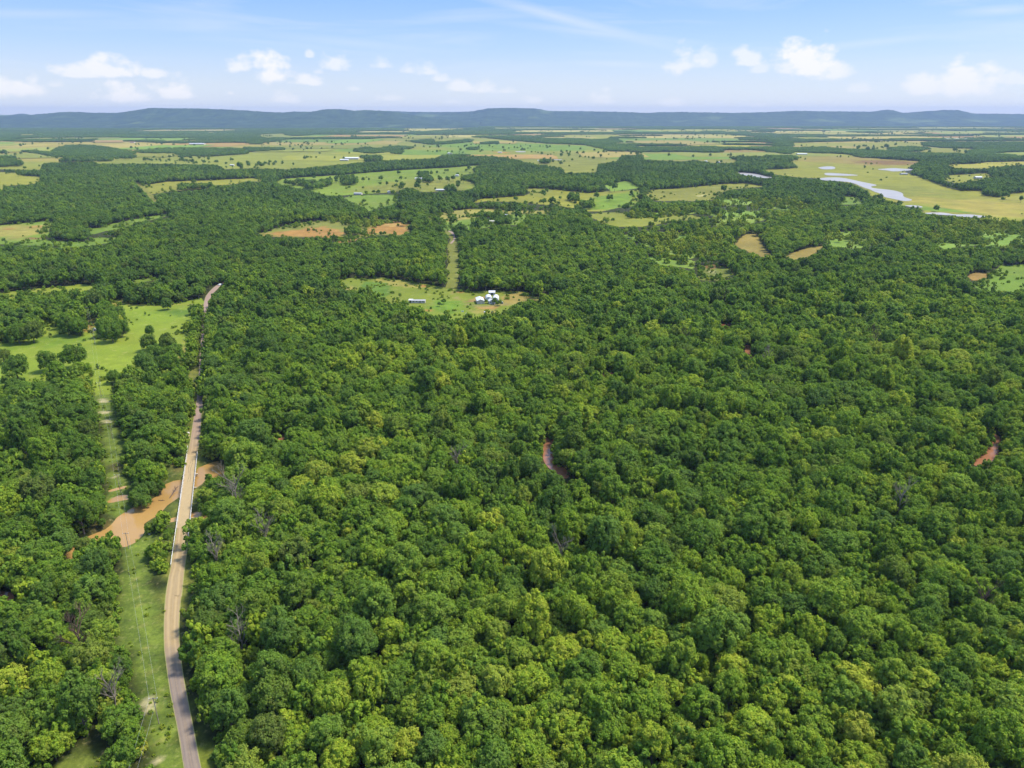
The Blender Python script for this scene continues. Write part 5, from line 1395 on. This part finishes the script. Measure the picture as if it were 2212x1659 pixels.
gable('barn', *q8(1212, 372), 7.2, 13.5, 3.0, 1.3, RAD(9), M_CREAM, M_WHITE, 'white roofed barn with cream gable end, leftmost of the farm buildings', 'barn', [('door', (-.6, -6.78, 1.3), (2.8, .06, 2.6), M_CREAM)])
gable('metal_shed', *q8(1390, 255), 5.6, 6.4, 2.6, 1.3, RAD(90), M_CREAM, M_WHITE, 'small square white roofed shed behind the two round topped buildings', 'shed', [('door', (-2.83, 0, 1.1), (.06, 1.6, 2.2), M_DARK)])
gable('quonset_hut', *q8(1338, 330), 6.6, 11.0, .9, 2.9, RAD(4), M_WHITE, M_WHITE, 'round topped white shed, left one of the pair behind the yard', 'shed', [('door', (0, -5.53, 1.2), (1.8, .06, 2.4), M_GREYR)], arch=True)
gable('quonset_hut', *q8(1443, 335), 6.2, 12.0, .9, 2.9, RAD(-3), M_WHITE, M_WHITE, 'round topped white shed, right one of the pair, half hidden by two trees', 'shed', [('door', (0, -6.03, 1.2), (1.8, .06, 2.4), M_GREYR)], arch=True)
gable('farmhouse', *q8(1375, 385), 5.0, 5.6, 2.6, 1.4, RAD(18), M_WHITE, M_WHITE, 'small white house in front of the left round topped shed', 'house', [('door', (.4, -2.83, 1.05), (.9, .06, 2.0), M_DARK), ('window', (-1.3, -2.83, 1.5), (.8, .06, .8), M_GLASS)])
gable('lean_to_shed', *q8(1418, 398), 2.2, 3.4, 1.8, .8, RAD(-24), M_WHITE, M_WHITE, 'narrow white lean-to shed between the small house and the trees', 'shed', [('door', (0, -1.73, .8), (.8, .06, 1.6), M_DARK)])
gable('well_house', *q8(1540, 390), 1.8, 2.0, 1.4, .6, .3, M_WHITE, M_WHITE, 'tiny white well house right of the farm trees', 'shed', [('door', (0, -1.03, .6), (.6, .06, 1.1), M_DARK)])
gable('feeder_shed', *[v for v in R4([(738, 748)])[0]], 2.2, 2.4, 1.1, 1.3, .5, M_WHITE, M_WHITE, 'tiny white peaked hutch beside the island clump in the meadow', 'hutch', [('door', (0, -1.23, .5), (.8, .06, .9), M_DARK)])
for i, (zx, zy, lab) in enumerate(((955, 510, 'leftmost white trough in the grass below the farm'), (1015, 542, 'lowest white trough in the grass below the farm'), (1278, 518, 'white trough below the cream gabled barn'), (1395, 518, 'rightmost white trough in the grass below the farm'))):
    x, y = map(float, ground(*q8(zx, zy), 0)); m = MB(); w = (.9, .7, 1.2, .7)[i]
    m.box((0, 0, .2), (w * 2, .9, .4)); m.box((-w + .06, 0, .5), (.1, .9, .3)); m.box((w - .06, 0, .5), (.1, .9, .3)); m.box((0, .4, .5), (w * 2 - .24, .1, .3)); m.box((0, -.4, .5), (w * 2 - .24, .1, .3))
    o = m.obj('farm_clutter', M_WHITE); o.location = (x, y, 0); o.rotation_euler = (0, 0, i * .7); tag(o, lab, 'trough', 'white clutter below the farm')  # unidentified white specks of clutter; the open box shape is made up
# farmsteads of the far valley
FARMS = [('barn', R2([(750, 566)])[0], 14, 20, 3, 'white roofed barn by the trees of the green pasture', M_WHITE, 0), ('house', R2([(502, 587)])[0], 26, 9, 3, 'long pale farmhouse left of the white roofed barn', M_WHITE, 1.57),
         ('house', R2([(110, 686)])[0], 22, 12, 3, 'pale farmhouse at the near left corner of the green pasture', M_GREYR, 1.4), ('barn', R2([(310, 674)])[0], 9, 14, 3, 'small dark roofed barn between pasture trees', M_GREYR, .3),
         ('barn', R2([(645, 662)])[0], 30, 8, 3, 'long pale shed at the wood edge below the green pasture', M_WHITE, 1.57), ('barn', R2([(703, 422)])[0], 22, 26, 4, 'white barn on the broad far pasture', M_WHITE, .4),
         ('barn', R2([(1290, 469)])[0], 14, 26, 3, 'long white shed beside the small far grove', M_WHITE, 1.5), ('house', R2([(1028, 415)])[0], 24, 14, 3, 'pale house on the bare patch of the far pasture', M_WHITE, 1.4),
         ('house', R2([(1055, 830)])[0], 9, 14, 3, 'white farmhouse under trees on the hilltop pasture', M_WHITE, 1.4), ('barn', R2([(990, 868)])[0], 18, 6, 2.5, 'long pale shed at the front of the hilltop pasture', M_CREAM, 1.5),
         ('barn', R2([(952, 840)])[0], 7, 5, 2.5, 'small red roofed barn on the hilltop pasture', M_REDR, 1.5), ('barn', R3([(770, 427)])[0], 30, 55, 4, 'long white barn on the tan far plain', M_WHITE, 1.57),
         ('barn', R3([(1580, 512)])[0], 18, 26, 4, 'red roofed barn at the right wood edge of the plain', M_REDR, 1.4), ('barn', R3([(1432, 556)])[0], 14, 24, 3, 'grey roofed barn at the near wood edge of the plain', M_GREYR, 1.5),
         ('barn', R3([(1912, 582)])[0], 16, 22, 4, 'pale barn in the small field right of the plain', M_WHITE, 1.5), ('barn', R3([(1770, 332)])[0], 60, 190, 7, 'very long pale industrial shed far off to the right', M_CREAM, 1.57),
         ('barn', R1([(1280, 362)])[0], 40, 110, 6, 'long pale shed on the far left plain', M_WHITE, 1.57), ('barn', R2([(70, 458)])[0], 40, 70, 6, 'wide white works building at the far pond', M_WHITE, 1.57), ('house', R2([(20, 466)])[0], 20, 40, 4, 'low white building left of the works at the far pond', M_WHITE, 1.57),
         ('house', R3([(150, 474)])[0], 10, 14, 3, 'tiny white house on the small olive field', M_WHITE, 1.2), ('house', R3([(232, 480)])[0], 10, 14, 3, 'tiny white house by the single tree on the olive field', M_WHITE, 1.2), ('house', R1([(1505, 498)])[0], 12, 18, 3, 'small white house by the round tree of the left plain', M_WHITE, 1.5),
         ('house', R1([(860, 350)])[0], 24, 34, 4, 'tan roofed house at the left far plain edge', M_REDR, 1.5), ('barn', R2([(40, 468)])[0], 24, 30, 4, 'small white shed between works and low building', M_WHITE, 1.57)]
for nm, p, w, l, h, lab, roof, rz in FARMS[:-1]:
    w, l = w * .72, l * .72
    gable('farm_' + nm, p[0], p[1], w if w < l else l, max(w, l), h, h * .4, rz, M_CREAM, roof, lab, nm, [('door', (min(w, l) / 2 + .03, 0, h * .4), (.06, 2.4, h * .75), M_DARK)])

# ------------------------------------------------------------------ rock and car


def rock():
    x, y = map(float, ground(*R4([(1460, 1547)])[0], 0)); v, f = ICO2; r = np.random.default_rng(2)
    q = v * np.array([1.15, .8, .55]) * (1 + r.normal(0, .09, (len(v), 1))); me = bpy.data.meshes.new('boulder'); me.from_pydata(q.tolist(), [], f.tolist()); me.materials.append(M_ROCK)
    o = link('boulder', me); o.location = (x, y, .25); tag(o, 'pale boulder in the grass where the side track leaves the road', 'boulder')
    x, y = map(float, ground(*R5([(890, 1110)])[0], 0)); o = link('boulder', me.copy()); o.location = (x, y, .15); o.scale = (.7, .8, .6); tag(o, 'pale boulder on the near river bank left of the bridge', 'boulder')


rock()


def car():
    px_, py_ = 476.2, 616.4; x, y = map(float, ground(px_, py_, 0)); t = empty('car', (x, y, .14), RAD(-30)); tag(t, 'small white car at the far end of the dirt road', 'car')
    bm = bmesh.new(); prof = [(-2.2, .35), (2.2, .35), (2.25, .75), (1.2, .95), (.7, 1.5), (-1.0, 1.55), (-1.7, 1.0), (-2.25, .95)]
    A = [bm.verts.new((-.85 if b < 1.2 else -.7, a, b)) for a, b in prof]; B = [bm.verts.new((.85 if b < 1.2 else .7, a, b)) for a, b in prof]
    bm.faces.new(A[::-1]); bm.faces.new(B)
    for i in range(len(prof)): j = (i + 1) % len(prof); bm.faces.new((A[i], A[j], B[j], B[i]))
    bmesh.ops.recalc_face_normals(bm, faces=bm.faces[:]); me = bpy.data.meshes.new('body'); bm.to_mesh(me); bm.free(); link('body', me, M_PAINT, t)
    m = MB(); m.add([(-.66, 1.2, .99), (.66, 1.2, .99), (.58, .74, 1.47), (-.58, .74, 1.47)], [(0, 1, 2, 3)]); m.v = [(a, b + .03, c + .02) for a, b, c in m.v]; m.obj('windscreen', M_GLASS, t)
    m = MB(); m.add([(-.66, -1.66, 1.05), (.66, -1.66, 1.05), (.58, -1.05, 1.5), (-.58, -1.05, 1.5)], [(3, 2, 1, 0)]); m.v = [(a, b - .03, c + .02) for a, b, c in m.v]; m.obj('rear_window', M_GLASS, t)
    for sx_ in (-.8, .8):
        for sy_ in (-1.35, 1.4): m = MB(); m.tube((sx_ - .1, sy_, .33), (sx_ + .1, sy_, .33), .33, .33, 14); m.obj('wheel', M_TYRE, t)
        m = MB(); m.box((sx_ * .75, 2.24, .68), (.3, .06, .14)); m.obj('headlight', M_CERAM, t)


car()

# ------------------------------------------------------------------ hills


def hill_mat():
    m, t, o = new_mat('wooded_hillside'); b = principled(t, o, .95, .05)
    c = mixc(t, remap(t, tnoise(t, .006, 6, .7), .35, .65), (0.016, 0.034, 0.016), (0.060, 0.095, 0.034))
    c = mixc(t, remap(t, tnoise(t, .025, 5, .75), .35, .7, 0, .7), c, (0.016, 0.032, 0.016))
    c = mixc(t, remap(t, tnoise(t, .0011, 4, .6), .60, .72, 0, .6), c, (0.16, 0.21, 0.07))
    t.links.new(c, b.inputs['Base Color']); return m


M_HILL = hill_mat()


def fbm(x, y, s, seed, o=4):
    r = 0; a = 1; tot = 0
    for i in range(o): r = r + a * lattice(x, y, s / 2 ** i, seed + i); tot += a; a *= .5
    return r / tot


def ridge(name, sky_pts, dr, df, seed, rough=.18):
    P = np.array(sorted(sky_pts)); xs = np.arange(P[0, 0], P[-1, 0], 3.0); ys = np.interp(xs, P[:, 0], P[:, 1])
    k = np.ones(7) / 7; ys2 = np.convolve(np.pad(ys, 3, mode='edge'), k, 'valid'); ys = ys * .4 + ys2 * .6
    dx, dy, dz = ray(xs, ys); t = dr / dy; XR = t * dx; ZR = H + t * dz + 2 * rr_.normal(0, 1, len(xs)); ZR = np.maximum(ZR, 1)
    S = np.linspace(0, 1, 46); rows_ = []
    for s in S:
        Y = df + (dr - df) * s; X = XR * (Y / dr) ** .55
        prof = s ** 1.25 * (1 - .12 * math.sin(s * math.pi))
        n = fbm(X, np.full(X.shape, Y), 900, seed) - .5
        g = np.abs(fbm(X, np.full(X.shape, Y * .45), 520, seed + 9) - .5) * 2
        Z = ZR * (prof + rough * 2.4 * n * math.sin(math.pi * min(s * 1.02, 1)) - rough * (g * .9 - .2) * math.sin(math.pi * s) ** .8 * .8)
        rows_.append(np.stack([X, np.full(X.shape, Y), np.minimum(Z, ZR * .985 if s < .97 else ZR) - (3 if s == 0 else 0)], 1))
    for s, zf in ((1.08, .96), (1.3, .55), (1.5, 0.0)):
        rows_.append(np.stack([XR, np.full(XR.shape, dr + (dr - df) * (s - 1)), ZR * zf - (5 if zf == 0 else 0)], 1))
    A = np.stack(rows_); nr, nc = A.shape[:2]; idx = np.arange(nr * nc).reshape(nr, nc)
    f = np.stack([idx[:-1, :-1], idx[:-1, 1:], idx[1:, 1:], idx[1:, :-1]], -1).reshape(-1, 4)
    tag(link(name, quick_mesh(name, A.reshape(-1, 3), f, 4, None, M_HILL, True)), kind='structure')


SK = [(0, 251), (30, 249), (66, 248), (100, 245), (133, 242), (176, 242), (200, 243.5), (253, 243.7), (290, 238.7), (318, 234), (333, 232.7), (366, 234), (433, 234.3), (500, 237), (566, 241), (610, 243), (633, 240.7), (673, 241.3), (700, 236), (737, 235.5), (767, 239.5), (787, 237.7), (817, 238.7), (850, 241), (880, 246), (910, 251), (960, 258), (1040, 264)]
ridge('hills', [(-420, 262), (-250, 252), (-120, 250)] + SK, 10600, 8700, 3)
ridge('hills', [(780, 262), (800, 244), (817, 239), (880, 241.3), (937, 242), (1020, 241), (1100, 243), (1200, 244), (1300, 262)], 13800, 12200, 14, .1)
ridge('hills', [(700, 264), (760, 262), (880, 251), (900, 247), (960, 246), (1010, 242), (1040, 237), (1054, 233.7), (1104, 233), (1160, 234.3), (1184, 239.7), (1270, 240.3), (1354, 242), (1397, 243.7), (1437, 242), (1475, 242), (1591, 243.7), (1661, 242), (1718, 239.3), (1775, 240.3), (1888, 241.3), (1918, 236.3), (1931, 238.6), (1951, 244.3), (2008, 239.3), (2021, 239.5), (2041, 237.3), (2071, 237.7), (2101, 245.3), (2212, 246.3), (2400, 246), (2650, 250)], 12600, 10400, 25, .12)
ridge('hills', [(-400, 262), (-200, 247), (-60, 247), (20, 248.5), (47, 245), (62, 248), (120, 252), (200, 262)], 13000, 11400, 36, .1)

# ------------------------------------------------------------------ air
hz = MB(); hz.box((0, 7900, 148), (35000, 18800, 306)); me = hz.mesh('haze', None) if False else None
m_, t_, o_ = new_mat('valley_air')
pv = t_.nodes.new('ShaderNodeVolumePrincipled'); pv.inputs['Color'].default_value = (0.34, 0.45, 0.70, 1); pv.inputs['Density'].default_value = 0.000046; pv.inputs['Anisotropy'].default_value = 0.1
t_.links.new(pv.outputs[0], o_.inputs['Volume'])
hob = hz.obj('haze', m_); tag(hob, 'thin bluish summer air over the whole valley', kind='stuff')
print('HAZE Z', min(v[2] for v in hz.v), max(v[2] for v in hz.v))
